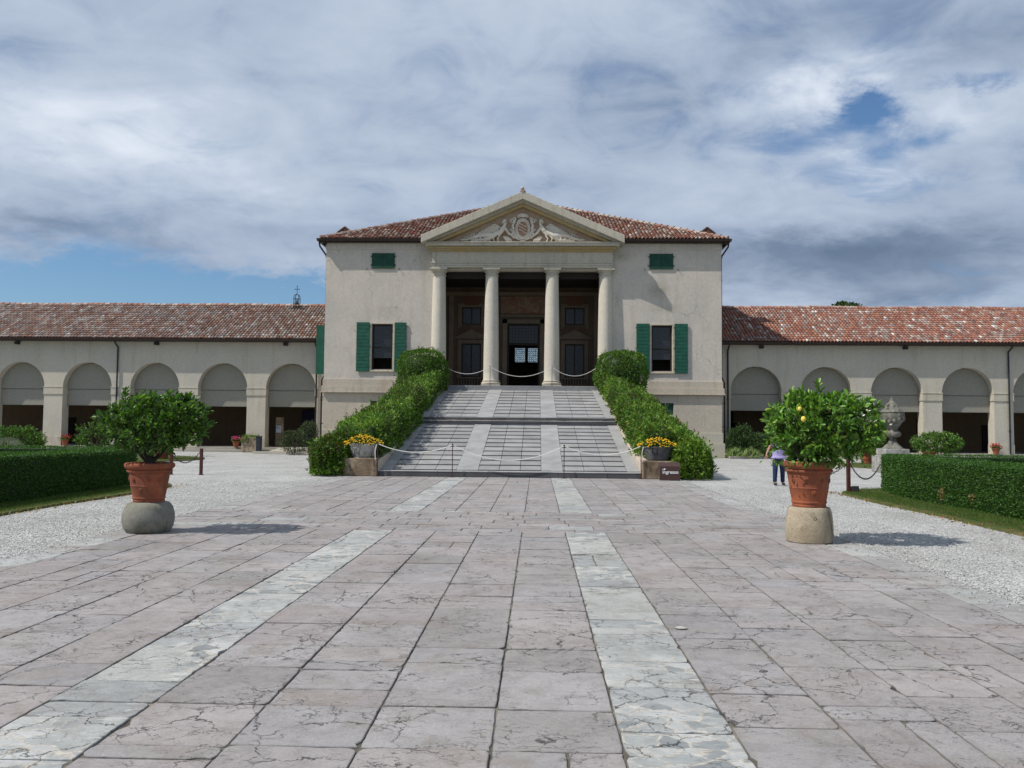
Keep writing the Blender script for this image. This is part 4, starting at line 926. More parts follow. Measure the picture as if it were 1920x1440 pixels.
# bell cage on the left wing's ridge
bc = MB(); bx_, by_, bz_ = -15.75, 56.5, 9.78
bc.box(bx_ - .48, bx_ + .62, by_ - .3, by_ + .3, bz_ - .30, bz_ - .02)
for dx_ in (-.17, .17):
    for dy_ in (-.17, .17): bc.tube([(bx_ + dx_, by_ + dy_, bz_ - .1), (bx_ + dx_, by_ + dy_, bz_ + .75), (bx_ + dx_ * .75, by_ + dy_ * .75, bz_ + .90), (bx_, by_, bz_ + .99)], .024, 6)
for zz in (.05, .30, .62): bc.box(bx_ - .19, bx_ + .19, by_ - .19, by_ - .16, bz_ + zz, bz_ + zz + .035); bc.box(bx_ - .19, bx_ + .19, by_ + .16, by_ + .19, bz_ + zz, bz_ + zz + .035)
bcage = bc.build('bell_cage', 'black_metal', wingL)
MB().lathe([(.01, .56), (.05, .56), (.07, .48), (.08, .36), (.12, .28), (.125, .26)], bx_, by_, bz_, 16).build('bell', 'bell_bronze', bcage, smooth=True)
q = MB(); q.tube([(bx_, by_, bz_ + .97), (bx_, by_, bz_ + 1.52)], .018, 6); q.tube([(bx_ - .15, by_, bz_ + 1.32), (bx_ + .15, by_, bz_ + 1.32)], .018, 6)
for p_ in ((-.15, 1.32), (.15, 1.32), (0, 1.53)): q.ball((bx_ + p_[0], by_, bz_ + p_[1]), .035, 8, 6)
q.build('cross', 'black_metal', bcage)

# ------------------------------------------------------------------ ramp stair
SY0, SY1, SZ1, SY2, SZ2, SY3, SZ3 = 28.0, 36.5, 1.80, 37.3, 2.14, 47.02, 3.80
st = thing('ramp_stair', 'long shallow stone stepped ramp rising in two flights to the loggia', 'staircase', (0, 28, 0))
bm_ = MB()
bm_.prism([(28.08, 0), (47.2, 0), (47.2, SZ3 - .09), (SY2 + .02, SZ2 - .11), (SY2 + .02, SZ1 - .09), (SY1, SZ1 - .09), (28.2, .09), (28.08, .09)], 'x', -4.42, 4.42); bm_.build('ramp_core', 'joint_earth', st)
def flight(y0, z0, y1, z1, n):
    s = MB(); GR = [(.305, .302, .30), (.285, .283, .283), (.318, .314, .31), (.29, .288, .29), (.265, .264, .266)]
    dy_ = (y1 - y0) / n; sl = (z1 - z0) / (y1 - y0); rise = .030
    for (a, b, m_) in ((-4.0, -1.82, 3), (-1.08, 1.08, 3), (1.82, 4.0, 3)):
        for i in range(n):
            ya_, yb = y0 + i * dy_, y0 + (i + 1) * dy_
            for j in range(m_):
                x0 = a + (b - a) * j / m_; x1 = a + (b - a) * (j + 1) / m_; c = random.choice(GR); kk_ = random.uniform(.93, 1.06); s.col = tuple(q * kk_ for q in c)
                za, zb = z0 + (ya_ - y0) * sl + rise * .6, z0 + (yb - y0) * sl - rise * .6
                g_ = .009; A = [(x0 + g_, ya_ + .008), (x1 - g_, ya_ + .008), (x1 - g_, yb - .008), (x0 + g_, yb - .008)]
                zz = [za, za, zb, zb]; s.add([(p[0], p[1], q) for p, q in zip(A, zz)] + [(p[0], p[1], q - .12) for p, q in zip(A, zz)], [(0, 1, 2, 3), (6, 2, 1, 5), (7, 3, 2, 6), (4, 0, 3, 7)])
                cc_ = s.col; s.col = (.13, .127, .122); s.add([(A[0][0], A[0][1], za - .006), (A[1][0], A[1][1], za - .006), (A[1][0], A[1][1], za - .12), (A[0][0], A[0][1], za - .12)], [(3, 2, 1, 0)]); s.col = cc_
    for (a, b) in ((-1.815, -1.085), (1.085, 1.815), (-4.42, -4.005), (4.005, 4.42)):
        n2_ = n // 2 + 1; d2 = (y1 - y0) / n2_
        for i in range(n2_):
            ya_, yb = y0 + i * d2, y0 + (i + 1) * d2; kk_ = random.uniform(.97, 1.06); s.col = tuple(q * kk_ for q in (.318, .316, .313))
            A = [(a, ya_ + .002), (b, ya_ + .002), (b, yb - .002), (a, yb - .002)]; zz = [z0 + (p[1] - y0) * sl + .012 for p in A]
            s.add([(p[0], p[1], q) for p, q in zip(A, zz)] + [(p[0], p[1], q - .12) for p, q in zip(A, zz)], [(0, 1, 2, 3), (5, 1, 0, 4), (6, 2, 1, 5), (7, 3, 2, 6), (4, 0, 3, 7)])
    s.build('flight', 'ramp_slab', st)
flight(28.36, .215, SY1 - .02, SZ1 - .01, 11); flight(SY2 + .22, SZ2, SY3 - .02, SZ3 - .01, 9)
def nosing(y0, y1, z0, z1, ext=4.46):
    s = MB(); x = -ext
    while x < ext - .01:
        L = min(random.uniform(1.4, 2.4), ext - x)
        if ext - x - L < .6: L = ext - x
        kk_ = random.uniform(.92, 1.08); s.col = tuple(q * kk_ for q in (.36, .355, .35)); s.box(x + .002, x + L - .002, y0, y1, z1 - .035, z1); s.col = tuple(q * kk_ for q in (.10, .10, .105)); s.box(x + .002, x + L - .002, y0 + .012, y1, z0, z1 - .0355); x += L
    s.build('kerb', 'ramp_slab', st, .012, seg=2)
nosing(27.95, 28.34, .0, .20); nosing(SY1 - .02, SY2 + .02, SZ1 + .06, SZ1 + .18, 4.5); nosing(SY2 + .021, SY2 + .26, SZ1 + .1, SZ2 - .0)
rz_ = MB(); rz_.box(-4.46, 4.46, SY1 + .03, SY2, SZ1 - .12, SZ1 + .055); rz_.box(-4.44, 4.44, 47.00, 47.06, SZ3 - .05, ZF - .132); rz_.each('riser', 'grey_stone', st)
for s in (-1, 1):
    pw = MB(); pw.prism([(28.0, 0), (47.1, 0), (47.1, SZ3 + .10), (30.5, .80), (28.0, .52)], 'x', s * 4.43, s * 4.75); pw.build('parapet', 'podium_plaster', st, .02)
    pw = MB(); pw.prism([(29.0, 0), (47.1, 0), (47.1, SZ3 + .1), (29.0, .5)], 'x', s * 4.76, s * 6.4); pw.build('side_bank', 'soil', st)

# pedestals with stone flower troughs
def trough(s, label, blabel, material):
    x0, x1 = (4.46, 5.95) if s > 0 else (-5.95, -4.46); cx = s * 5.02
    pe = MB(); pe.box(s * 4.45, s * 5.72, 27.86, 28.9, .0, .60); pe = pe.build('pedestal', 'brown_block', None, .025); tag(pe, blabel, 'pedestal', 'stair foot pedestals')
    t_ = thing('flower_trough', label, 'planter', (cx, 28.3, .62), 'flower troughs at the stair foot')
    prof = [(r_ * .82, z_) for r_, z_ in [(.36, 0.0), (.44, .03), (.51, .16), (.56, .34), (.575, .40), (.615, .415), (.615, .475), (.56, .48), (.52, .44), (.5, .40)]]
    b = MB(); b.lathe(prof, cx, 28.3, .615, 40, 1.0, .62); b.build('basin', material, t_, smooth=True)
    MB().box(cx - .28, cx + .28, 28.1, 28.5, .601, .63).build('foot', material, t_)
    P = []; N = []
    for i in range(1500):
        a = random.uniform(0, 2 * math.pi); r = math.sqrt(random.random()); x = cx + math.cos(a) * r * .64; y = 28.3 + math.sin(a) * r * .42
        z = 1.06 + (1 - r * r) * .24 + random.uniform(-.05, .02); P.append((x, y, z)); N.append((math.cos(a) * r, math.sin(a) * r - .2, 1))
    V, Q, cc = leaves(np.array(P), np.array(N), .06, leafcols(1500, [(.05, .10, .02), (.08, .15, .03)]), .5, .2, .6); np_mesh('foliage', V, Q, 'leaf', t_, cc)
    fm = MB(); fm.smooth = False
    for i in range(230):
        a = random.uniform(0, 2 * math.pi); r = math.sqrt(random.random()); x = cx + math.cos(a) * r * .70; y = 28.3 + math.sin(a) * r * .46; z = 1.10 + (1 - r * r) * .27 + random.uniform(-.06, .03)
        rr = random.uniform(.020, .034); fm.lathe([(rr * .3, -rr * .3), (rr, 0), (rr * .8, rr * .45), (rr * .2, rr * .6)], x, y, z, 7)
    tag(fm.build('flowers', 'marigold', t_), kind='stuff')
trough(-1, 'pale weathered stone trough of yellow flowers at the left of the stair foot', 'stained stone block carrying the pale flower trough, left stair foot', 'weathered_white')
trough(1, 'dark grey stone trough of yellow flowers beside the entrance sign', 'brown streaked stone block carrying the dark flower trough, beside the sign', 'dark_trough')

# sign 'ingresso'
sg = thing('entrance_sign', 'low brown sign reading ingresso with a white arrow, before the right pedestal', 'sign', (5.16, 27.0, 0))
MB().box(4.91, 5.57, 27.08, 27.14, .02, .47).build('board', 'sign_brown', sg, .006)
MB().prism([(27.085, .472), (27.141, .472), (27.24, .585), (27.19, .585)], 'x', 4.90, 5.58).build('lid', 'sign_brown', sg)
cu = bpy.data.curves.new('lettering', 'FONT'); cu.body = 'ingresso'; cu.size = .155; cu.extrude = .002; cu.offset = .0025; to = bpy.data.objects.new('lettering', cu); C.objects.link(to)
to.location = (5.00, 27.074, .235); to.rotation_euler = (R(90), 0, 0); bpy.context.view_layer.update()
dg = bpy.context.evaluated_depsgraph_get(); me = bpy.data.meshes.new_from_object(to.evaluated_get(dg)); me.transform(to.matrix_world); bpy.data.objects.remove(to)
me.materials.clear(); me.materials.append(MATS['white_paint']); lt = bpy.data.objects.new('lettering', me); C.objects.link(lt); adopt(lt, sg)
ar = MB(); ar.box(5.00, 5.06, 27.071, 27.076, .365, .385); ar.add([(5.055, 27.0715, .415), (5.105, 27.0715, .375), (5.055, 27.0715, .335), (5.075, 27.0715, .375)], [(0, 3, 2, 1), (0, 1, 3), (1, 2, 3)]); ar.add([(5.055, 27.0712, .418), (5.108, 27.0712, .375), (5.055, 27.0712, .332)], [(0, 2, 1)])
ar.build('arrow', 'white_paint', sg)

# rope barriers
def rope(p0, p1, sag, label, tail=None):
    p0, p1 = Vector(p0), Vector(p1); n = 20
    pts = [p0.lerp(p1, i / n) - Vector((0, 0, sag * 4 * (i / n) * (1 - i / n))) for i in range(n + 1)]
    b = MB(); b.tube(pts, .0125, 6)
    if tail: b.tube([Vector(tail), Vector(tail) - Vector((.05, 0, .2)), Vector(tail) - Vector((.04, 0, .52))], .014, 6)
    return tag(b.build('rope', 'rope_white', smooth=True), label, 'rope', 'white barrier ropes')
def post(x, y, z, h_, label):
    b = MB(); b.tube([(x, y, z), (x, y, z + h_)], .014, 8); b.lathe([(.09, 0), (.09, .012), (.02, .02)], x, y, z, 16); b.ball((x, y, z + h_), .03, 8, 6)
    return tag(b.build('rope_post', 'corten'), label, 'post', 'thin rope posts')
YB = 27.80
for x, l in ((-4.42, 'thin rope post by the pale flower trough'), (-1.90, 'thin rope post on the paving, second from the pale trough'), (1.84, 'thin rope post on the paving, second from the entrance sign'), (4.40, 'thin rusty rope post by the dark flower trough and sign')): post(x, YB, 0, 1.10, l)
rope((-4.42, YB, 1.10), (-1.90, YB, 1.08), .27, 'white rope sagging between the pale trough and the next post', (-4.46, YB, 1.08))
rope((-1.90, YB, 1.08), (1.84, YB, 1.08), .50, 'long white rope sagging across the middle of the stair foot')
rope((1.84, YB, 1.08), (4.40, YB, 1.10), .30, 'white rope sagging between post and dark trough at stair foot', (4.48, YB, 1.08))
post(-1.78, 47.2, ZF, 1.10, 'thin rope post before the inner left column'); post(1.76, 47.2, ZF, 1.10, 'thin rope post before the inner right column')
rope((-4.35, 47.2, 5.12), (-1.78, 47.2, 5.14), .42, 'white rope at the loggia edge from left bush to the inner left column')
rope((-1.78, 47.2, 5.14), (1.76, 47.2, 5.14), .56, 'white rope at the loggia edge before the dark doorway')
rope((1.76, 47.2, 5.14), (4.3, 47.2, 5.12), .50, 'white rope at the loggia edge from inner right column to right bush')

# ------------------------------------------------------------------ stair hedges
HP = [(.060, .130, .016), (.085, .175, .020), (.125, .235, .030), (.038, .088, .012), (.20, .30, .05), (.15, .11, .035)]; HW = [.28, .28, .16, .16, .09, .03]
def bank_hedge(s, label):
    o = thing('hedge', label, 'hedge', (s * 5.7, 37.5, 0), 'hedges climbing beside the stair')
    P = []; N = []
    def top(y): return 1.30 + (y - 28.5) * .172
    core = MB(); rings = []
    def section(y, k):                                            # k 0..1 from inner foot over the top to the outer foot
        grow = min(1, (y - 27.6) / 1.2) ** .5 if y < 28.8 else 1
        lump = .24 * nz((y, k * 5, s * 3), .9) + .16 * nz((y, k * 8, s * 7), 2.1)
        xi, xo = (4.50 if s > 0 else 4.36) + (.16 if y < 29.6 else 0), 6.75 + .25 * nz((y, 0, s), .5); zt = top(y) + .12 * nz((y, 5, s), .7); zi = max(.05, (y - 28) * .188 + .1)
        zi = zi - .04 if y > 30.0 else zi + .35
        if s < 0: zt += .22 * (1 - max(0, min(1, (k - .36) / .3)))
        zo = max(.0, zt - 1.7) if y > 31 else 0.0
        if k < .28: x, z, n = xi, zi + (zt + .12 - zi) * (k / .28), (-1, 0, .25)
        elif k < .36: q = (k - .28) / .08; x, z, n = xi + .22 * q, zt + .12 + .2 * q, (-.6, 0, 1)
        elif k < .66: q = (k - .36) / .30; x, z, n = xi + .22 + (xo - xi - .5) * q, zt + .32 + .04 * math.sin(q * 3.1) - .50 * q, (.1, -.1, 1)
        elif k < .76: q = (k - .66) / .10; x, z, n = xo - .28 + .28 * q, zt - .18 - .34 * q, (.7, 0, .8)
        else: q = (k - .76) / .24; x, z, n = xo, zt - .52 - (zt - .52 - zo) * q, (1, 0, .2)
        return x, z, n, lump, grow
    for i in range(34000):
        y = 28.75 + (47.3 - 28.75) * random.random() ** 1.12; k = random.random()
        x, z, n, lump, g_ = section(y, k); L = math.hypot(*n[::2]); d = lump - random.random() ** 2 * .22
        P.append((s * (x + n[0] / L * d), y + random.uniform(-.03, .03), z + n[2] / L * d)); N.append((s * n[0], n[1] - .15, n[2]))
    for i in range(5200):                                          # rounded front end, outside the pedestal
        a = random.uniform(-.2, math.pi + .5); ph = random.uniform(0, 1); xx = 6.12 + .68 * math.cos(a) * (1 if ph < .8 else .8); yy = 28.55 - .95 * math.sin(max(0, min(math.pi, a))) ; z = .03 + ph * 1.30
        lump = .13 * nz((xx * s, yy, z), 2.1); q = 1 - max(0, (ph - .55) / .45) ** 2 * .75
        P.append((s * (6.12 + (xx - 6.12) * q + lump * .5), 28.75 + (yy - 28.75) * q - lump * .6, z + lump * .3)); N.append((s * math.cos(a), -math.sin(a), .3))
    for i in range(2600):
        x = random.uniform(4.75, 6.6); z = random.uniform(.75, 1.45 - .12 * abs(x - 5.5)); P.append((s * x, 28.80 - random.random() * .16 + .10 * nz((x, z, s), 3), z)); N.append((0, -1, .4))
    PB = P[:]; NB = N[:]
    for _ in range(620):                                           # loose shoots sticking out of the clipped face
        i = random.randrange(len(PB)); b0 = Vector(PB[i]); d0 = (Vector(NB[i]) + Vector((random.gauss(0, .4), random.gauss(0, .4), random.uniform(.2, 1.0)))).normalized(); L = random.uniform(.10, .30)
        for k in range(9): P.append((b0 + d0 * L * k / 8)[:]); N.append((d0 + Vector((random.gauss(0, .8), random.gauss(0, .8), .2)))[:])
    keep = [q for q in range(len(P)) if nz((P[q][0] * 1.0, P[q][1] * 1.3, P[q][2] * 1.3), 2.0) > -.30 or random.random() < .35]
    P = [P[q] for q in keep]; N = [N[q] for q in keep]
    n = len(P); lc = leafcols(n, HP, HW); young = leafcols(n, [(.16, .27, .04), (.22, .32, .06), (.12, .22, .03)]); old = leafcols(n, [(.032, .075, .012), (.045, .095, .016), (.10, .085, .03)])
    for q in range(n):
        v_ = nz(P[q], .75) + .4 * nz(P[q], 2.4)
        if v_ > .18 and random.random() < .55: lc[q] = young[q]
        elif v_ < -.16 and random.random() < .7: lc[q] = old[q]
    V, Q, cc = leaves(np.array(P), np.array(N), .12, lc, .42, .25, .75); np_mesh('foliage', V, Q, 'leaf', o, cc)
    cv = []; cf = []; ys = np.linspace(28.7, 47.3, 40); ks = np.linspace(0, .999, 24)
    for y in ys:
        for k in ks:
            x, z, nn, lump, g_ = section(float(y), float(k)); L = math.hypot(*nn[::2]); cv.append((s * (x + nn[0] / L * (lump - .26)), y + .05, max(0, z + nn[2] / L * (lump - .26))))
    K_ = len(ks)
    cf = [(i * K_ + j, i * K_ + j + 1, (i + 1) * K_ + j + 1, (i + 1) * K_ + j) for i in range(len(ys) - 1) for j in range(K_ - 1)] + [tuple(range(K_))]
    c_ = MB(); c_.col = (.030, .060, .010); c_.add(cv, cf); c_.lathe([(.55, 0), (.62, .5), (.55, .95), (.25, 1.15)], s * 6.12, 28.75, 0, 16); c_.box(s * 4.8, s * 6.5, 28.95, 29.3, .7, 1.3)
    c_.build('branches', 'leaf', o)  # solid dark green core under the leaves, no single branches modelled
    # the clipped dome at the head of the stair
    b = thing('clipped_bush', 'rounded clipped bush at the head of the stair, ' + ('left of the loggia' if s < 0 else 'right of the loggia'), 'bush', (s * 5.5, 46.6, 3.9), 'clipped bushes at the stair head')
    P = []; N = []; cx = s * 5.55 if s < 0 else 5.62; cy, cz = 46.7, 4.72; rx, ry, rz_ = 1.40, 1.25, 1.26
    for i in range(15000):
        v = Vector((random.gauss(0, 1), random.gauss(0, 1), random.gauss(0, 1))).normalized()
        e = 2.9; q = (abs(v.x) ** e + abs(v.y) ** e + abs(v.z) ** e) ** (-1 / e)
        lump = 1 + .15 * nz((v.x * 2, v.y * 2, v.z * 2 + s * 3), .9) + .07 * nz((v.x * 2, v.y * 2, v.z * 2 + s * 3), 2.6) - random.random() ** 2 * .12; q *= lump
        P.append((cx + v.x * q * rx, cy + v.y * q * ry, cz + v.z * q * rz_)); N.append((v.x, v.y, v.z))
    PB = P[:]; NB = N[:]
    for _ in range(170):
        i = random.randrange(len(PB)); b0 = Vector(PB[i]); d0 = (Vector(NB[i]) + Vector((random.gauss(0, .4), random.gauss(0, .4), random.uniform(.1, .8)))).normalized(); L = random.uniform(.08, .26)
        for k in range(8): P.append((b0 + d0 * L * k / 7)[:]); N.append((d0 + Vector((random.gauss(0, .8), random.gauss(0, .8), .2)))[:])
    keep = [q for q in range(len(P)) if nz(P[q], 1.9) > -.32 or random.random() < .4]; P = [P[q] for q in keep]; N = [N[q] for q in keep]
    V, Q, cc = leaves(np.array(P), np.array(N), .11, leafcols(len(P), HP, [.30, .26, .10, .28, .04, .02]), .42, .2, .7); np_mesh('foliage', V, Q, 'leaf', b, cc)
    c_ = MB(); c_.col = (.030, .060, .010); pr_ = []
    for i in range(9):
        a = math.pi * i / 8; e = 2.9; vx, vz = math.sin(a), -math.cos(a); q = (abs(vx) ** e + abs(vz) ** e) ** (-1 / e); pr_.append((max(.01, vx * q), vz * q))
    c_.lathe([(p_[0] * rx * .78, p_[1] * rz_ * .82) for p_ in pr_], cx, cy, cz, 24, 1, ry / rx); c_.build('branches', 'leaf', b, smooth=True)  # closed dark green core inside the leaf shell of the bush
bank_hedge(-1, 'leafy creeper hedge along the left side of the stair'); bank_hedge(1, 'leafy creeper hedge along the right side of the stair, behind the sign')

# ------------------------------------------------------------------ clipped box hedges
def box_hedge(s, label, dead=False):
    o = thing('box_hedge', label, 'hedge', (s * 10.5, 16, 0), 'clipped parterre hedges')
    H, xi, xo, yb = 1.02, 9.98, 11.05, 23.6; P = []; N = []
    def xi_(y): return xi + (max(0, y - 20.4) / 3.2) ** 1.6 * .60
    def put(n, fn):
        for _ in range(n):
            p, q = fn(); l = .035 * nz(p, 2.2) - random.random() ** 2 * .05; P.append(tuple(a + b * l for a, b in zip(p, q))); N.append(q)
    def face_():
        y = yb - random.random() * 17.0; return ((s * xi_(y), y, random.random() * H), (-s, .3 if y > 21 else 0, .1))
    def top_():
        y = yb - random.random() * 17.0; return ((s * random.uniform(xi_(y), xo), y, H), (0, 0, 1))
    put(34000, face_); put(17000, top_)
    put(1800, lambda: ((s * random.uniform(xi_(yb), xo + 1), yb, random.random() * H), (0, 1, .1)))
    put(9000, lambda: ((s * random.uniform(xi_(yb), 26), random.uniform(yb - 1.0, yb), H), (0, 0, 1)))
    put(7000, lambda: ((s * random.uniform(xo, 26), yb - 1.0, random.uniform(.3, 1) * H), (0, -1, .1)))
    put(3500, lambda: ((s * random.uniform(xo, 26), yb, random.random() * H), (0, 1, .1)))
    n = len(P); cc0 = leafcols(n, [(.036, .098, .014), (.050, .128, .018), (.026, .072, .012), (.075, .155, .024)], [.36, .3, .22, .12])
    if dead:
        PA = np.array(P)
        for (y, z, r_) in ((22.2, .33, .16), (18.9, .30, .13), (17.6, .30, .10)):
            mk = ((PA[:, 1] - y) ** 2 * .5 + (PA[:, 2] - z) ** 2 * .5 < r_ * r_ * .6) & (np.abs(PA[:, 0] - xi) < .1); mk &= rng.random(n) < .7; cc0[mk] = (.28, .20, .09)
    V, Q, cc = leaves(np.array(P), np.array(N), .042, cc0, .55, .15, .8); np_mesh('foliage', V, Q, 'leaf', o, cc)
    c = MB(); c.col = (.018, .042, .008); ol_ = [(s * (xi_(y) + .04), y) for y in (5, 20.4, 21.4, 22.2, 23.0, yb - .05)] + [(s * (xo - .041), yb - .05), (s * (xo - .041), 5)]; c.prism(ol_, 'z', 0, H - .04); c.box(s * (xo - .04), s * 28, yb - .96, yb - .04, 0, H - .045); c.build('branches', 'leaf', o)  # solid block in darker green than the leaves, filling the hedge
box_hedge(-1, 'dark shaded clipped hedge on the left, behind the terracotta pot'); box_hedge(1, 'sunlit clipped hedge on the right with two brown dead patches', True)

# ------------------------------------------------------------------ potted citrus trees
CP = [(.050, .118, .016), (.072, .165, .020), (.105, .215, .030), (.032, .072, .012), (.18, .28, .05)]; CW = [.30, .32, .18, .13, .07]
def citrus_crown(o, cx, cy, cz, rx, ry, rz_, nsh, size, flat=1.0, tips=(), seed=1, per=11, cw=CW):
    random.seed(seed); P = []; N = []; tw = MB()
    def shoot(b, d, L, nl):
        for k in range(nl):
            q = k / nl; p = b + d * L * (.15 + .85 * q); a = k * 2.4; side = d.cross(Vector((math.cos(a), math.sin(a), .3))).normalized()
            P.append(p[:]); N.append((d * (.5 + q * .8) + side * 1.0)[:])
        tw.tube([b, b + d * L], [.006, .003], 4, False)
    for i in range(nsh):
        v = Vector((random.gauss(0, 1), random.gauss(0, 1), random.gauss(0, 1))).normalized(); q = random.uniform(.45, 1.0) ** .6
        e_ = 3.0; lump = (1 + .16 * nz((v.x, v.y, v.z + seed), 2.4)) * (abs(v.x) ** e_ + abs(v.y) ** e_ + abs(v.z) ** e_) ** (-1 / e_)
        zz = v.z * (1 if v.z > 0 else flat)
        b = Vector((cx + v.x * rx * q * lump * .88, cy + v.y * ry * q * lump * .88, cz + zz * rz_ * q * lump * .88)); d = (v + Vector((0, 0, .45)) + Vector((random.gauss(0, .35), random.gauss(0, .35), random.gauss(0, .3)))).normalized()
        shoot(b, d, random.uniform(.12, .24) * (size / .10), per)
    for (x, z, L) in tips: shoot(Vector((x, cy, z)), Vector((random.uniform(-.15, .15), 0, 1)).normalized(), L, int(per * 1.5))
    n = len(P); V, Q, cc = leaves(np.array(P), np.array(N), size, np.clip(leafcols(n, CP, cw) * (1.28 if seed == 5 else 1.0), 0, 1), .42, .12, .45, True, .3); np_mesh('foliage', V, Q, 'leaf_gloss', o, cc, smooth=False)
    tw.build('twigs', 'bark', o)
def branches(o, cx, cy, z0, cz, rx, ry, rz_, r0, nb=7, seed=1):
    random.seed(seed + 50); t_ = MB(); t_.tube([(cx, cy, z0 - .05), (cx + .02, cy, z0 + .12), (cx + .0, cy, z0 + .28)], [r0 * 1.25, r0, r0 * .9], 10)
    for i in range(nb):
        a = 2 * math.pi * i / nb + random.uniform(-.3, .3); e = Vector((cx + math.cos(a) * rx * .62, cy + math.sin(a) * ry * .62, cz + random.uniform(-.1, .35) * rz_)); b = Vector((cx, cy, z0 + random.uniform(.02, .26)))
        m1 = b.lerp(e, .4) + Vector((math.cos(a) * .06, 0, -.03)); m2 = b.lerp(e, .72) + Vector((random.uniform(-.05, .05), 0, random.uniform(-.02, .06)))
        t_.tube([b, m1, m2, e], [r0 * .6, r0 * .5, r0 * .33, r0 * .15], 8)
        for k in range(3):
            f_ = e.lerp(b, random.uniform(.1, .5)); g_ = f_ + Vector((random.uniform(-1, 1) * rx * .3, random.uniform(-1, 1) * ry * .3, random.uniform(.1, .5) * rz_)); t_.tube([f_, g_], [r0 * .22, r0 * .08], 5)
    t_.build('trunk', 'bark', o, smooth=True)
def big_pot(o, x, y, z, s=1.0, rosettes=True, w=1.0):
    pr = [(.262, 0), (.272, .012), (.275, .03), (.268, .04), (.285, .06), (.287, .075), (.28, .085), (.318, .255), (.324, .262), (.318, .27), (.352, .46), (.385, .475), (.392, .49), (.385, .505), (.372, .512), (.40, .525), (.43, .55), (.436, .58), (.425, .605), (.405, .615), (.375, .612), (.36, .58), (.355, .52)]
    b = MB(); b.lathe([(r * s * w, h_ * s) for r, h_ in pr], x, y, z, 44); p = b.build('pot', 'terracotta', o, smooth=True)
    MB().lathe([(.01, .535 * s), (.362 * s * w, .53 * s), (.355 * s * w, .50 * s)], x, y, z, 24).build('soil', 'soil', o)
    if rosettes:
        q = MB()
        for a in (-155, -118, -92, -35, -65):
            zz = .36 if a != -92 else .20; rr = (.345 if zz > .3 else .315) * w; th = R(a); c = Vector((x + math.cos(th) * rr * s * .98, y + math.sin(th) * rr * s * .98, z + zz * s)); nn = Vector((math.cos(th), math.sin(th), -.15)).normalized(); u_ = nn.cross(Vector((0, 0, 1))).normalized(); w_ = u_.cross(nn)
            for k in range(8):
                c2 = c + (u_ * math.cos(k * .785) + w_ * math.sin(k * .785)) * .026; q.ball(c2, .013, 6, 4)
            q.ball(c + nn * .004, .016, 8, 5)
        q.build('rosette', 'terracotta', p, smooth=True)
    return p
# left: on a rounded grey stone
LX, LY = -5.19, 12.98
ms = MB(); ms.lathe([(.30, 0), (.335, .03), (.37, .10), (.39, .20), (.385, .29), (.355, .39), (.31, .455), (.25, .475)], LX, LY, 0, 40, 1, 1, lambda th, z: 1 + .012 * math.sin(3 * th + 1) + .008 * math.sin(7 * th + z * 9))
tag(ms.build('millstone', 'millstone_grey', smooth=True), 'round mossy grey stone ball base under the left citrus pot', 'stone base', 'stone bases of the large pots')
o = thing('potted_citrus', 'large citrus tree in terracotta pot on the round grey stone, left of the path', 'potted tree', (LX, LY, .475), 'large potted citrus trees')
big_pot(o, LX, LY, .472, 1.0, True, .86); branches(o, LX, LY, 1.0, 1.66, .78, .66, .36, .045, 8, 1)
citrus_crown(o, LX + .10, LY, 1.70, .69, .60, .35, 370, .105, 1.0, ((LX - .42, 2.05, .20), (LX + .60, 1.98, .16), (LX - .02, 2.0, .18), (LX + .28, 2.0, .16)), 3)
# right: on a tan stone stump
RX, RY = 5.07, 12.80
ms = MB(); ms.lathe([(.315, 0), (.34, .02), (.352, .12), (.348, .25), (.335, .38), (.32, .47), (.31, .51), (.295, .53), (.2, .535)], RX, RY, 0, 40, 1, 1, lambda th, z: 1 + .014 * math.sin(2 * th) + .01 * math.sin(5 * th + z * 6))
mo = ms.build('millstone', 'millstone_tan', smooth=True); tag(mo, 'tan stone drum with a carved ring mark, under the right citrus pot', 'stone base', 'stone bases of the large pots')
q = MB(); pts = [(RX - .06 + .028 * math.cos(a * .5236), RY - .352 + .0, .435 + .028 * math.sin(a * .5236)) for a in range(13)]; q.tube(pts, .004, 5); q.build('ring_mark', 'brown_block', mo)
o = thing('potted_citrus', 'large citrus tree with yellow lemons in terracotta pot on the tan stone drum', 'potted tree', (RX, RY, .535), 'large potted citrus trees')
big_pot(o, RX, RY, .53, 1.12, True, .80); branches(o, RX + .1, RY, 1.13, 1.70, .95, .75, .46, .045, 8, 2)
citrus_crown(o, RX + .20, RY, 1.72, .75, .66, .42, 440, .112, 1.0, ((RX + .20, 2.13, .30), (RX - .08, 2.08, .22), (RX - .30, 2.02, .16), (RX + .5, 2.05, .16), (RX + .88, 1.95, .20), (RX - .60, 1.85, .1)), 5, 11, [.16, .33, .30, .06, .15])
q = MB()
for (x, y, z) in ((-.28, -.66, 1.85), (-.30, -.55, 2.0)): q.ball((RX + x, RY + y, z), .03 if z > 1.9 else .037, 10, 8, (1, 1, 1.2))
q.build('lemons', 'lemon', o, smooth=True)
P = np.array([(RX + .66 + random.gauss(0, .08), RY - .52 + random.gauss(0, .05), 1.86 + random.gauss(0, .12)) for _ in range(46)]); V, Q, cc = leaves(P, np.tile([0, -1, .5], (46, 1)), .05, np.ones((46, 3)), .5, .3, .8); np_mesh('blossoms', V, Q, 'blossom', o, cc)
V, Q, cc = leaves(np.array([(RX + random.gauss(0, .24), RY - .1 + random.gauss(0, .2), 1.12 + random.random() * .08) for _ in range(420)]), np.tile([0, 0, 1], (420, 1)), .07, leafcols(420, CP, CW), .5, .1, .8); np_mesh('ground_cover', V, Q, 'leaf', o, cc)

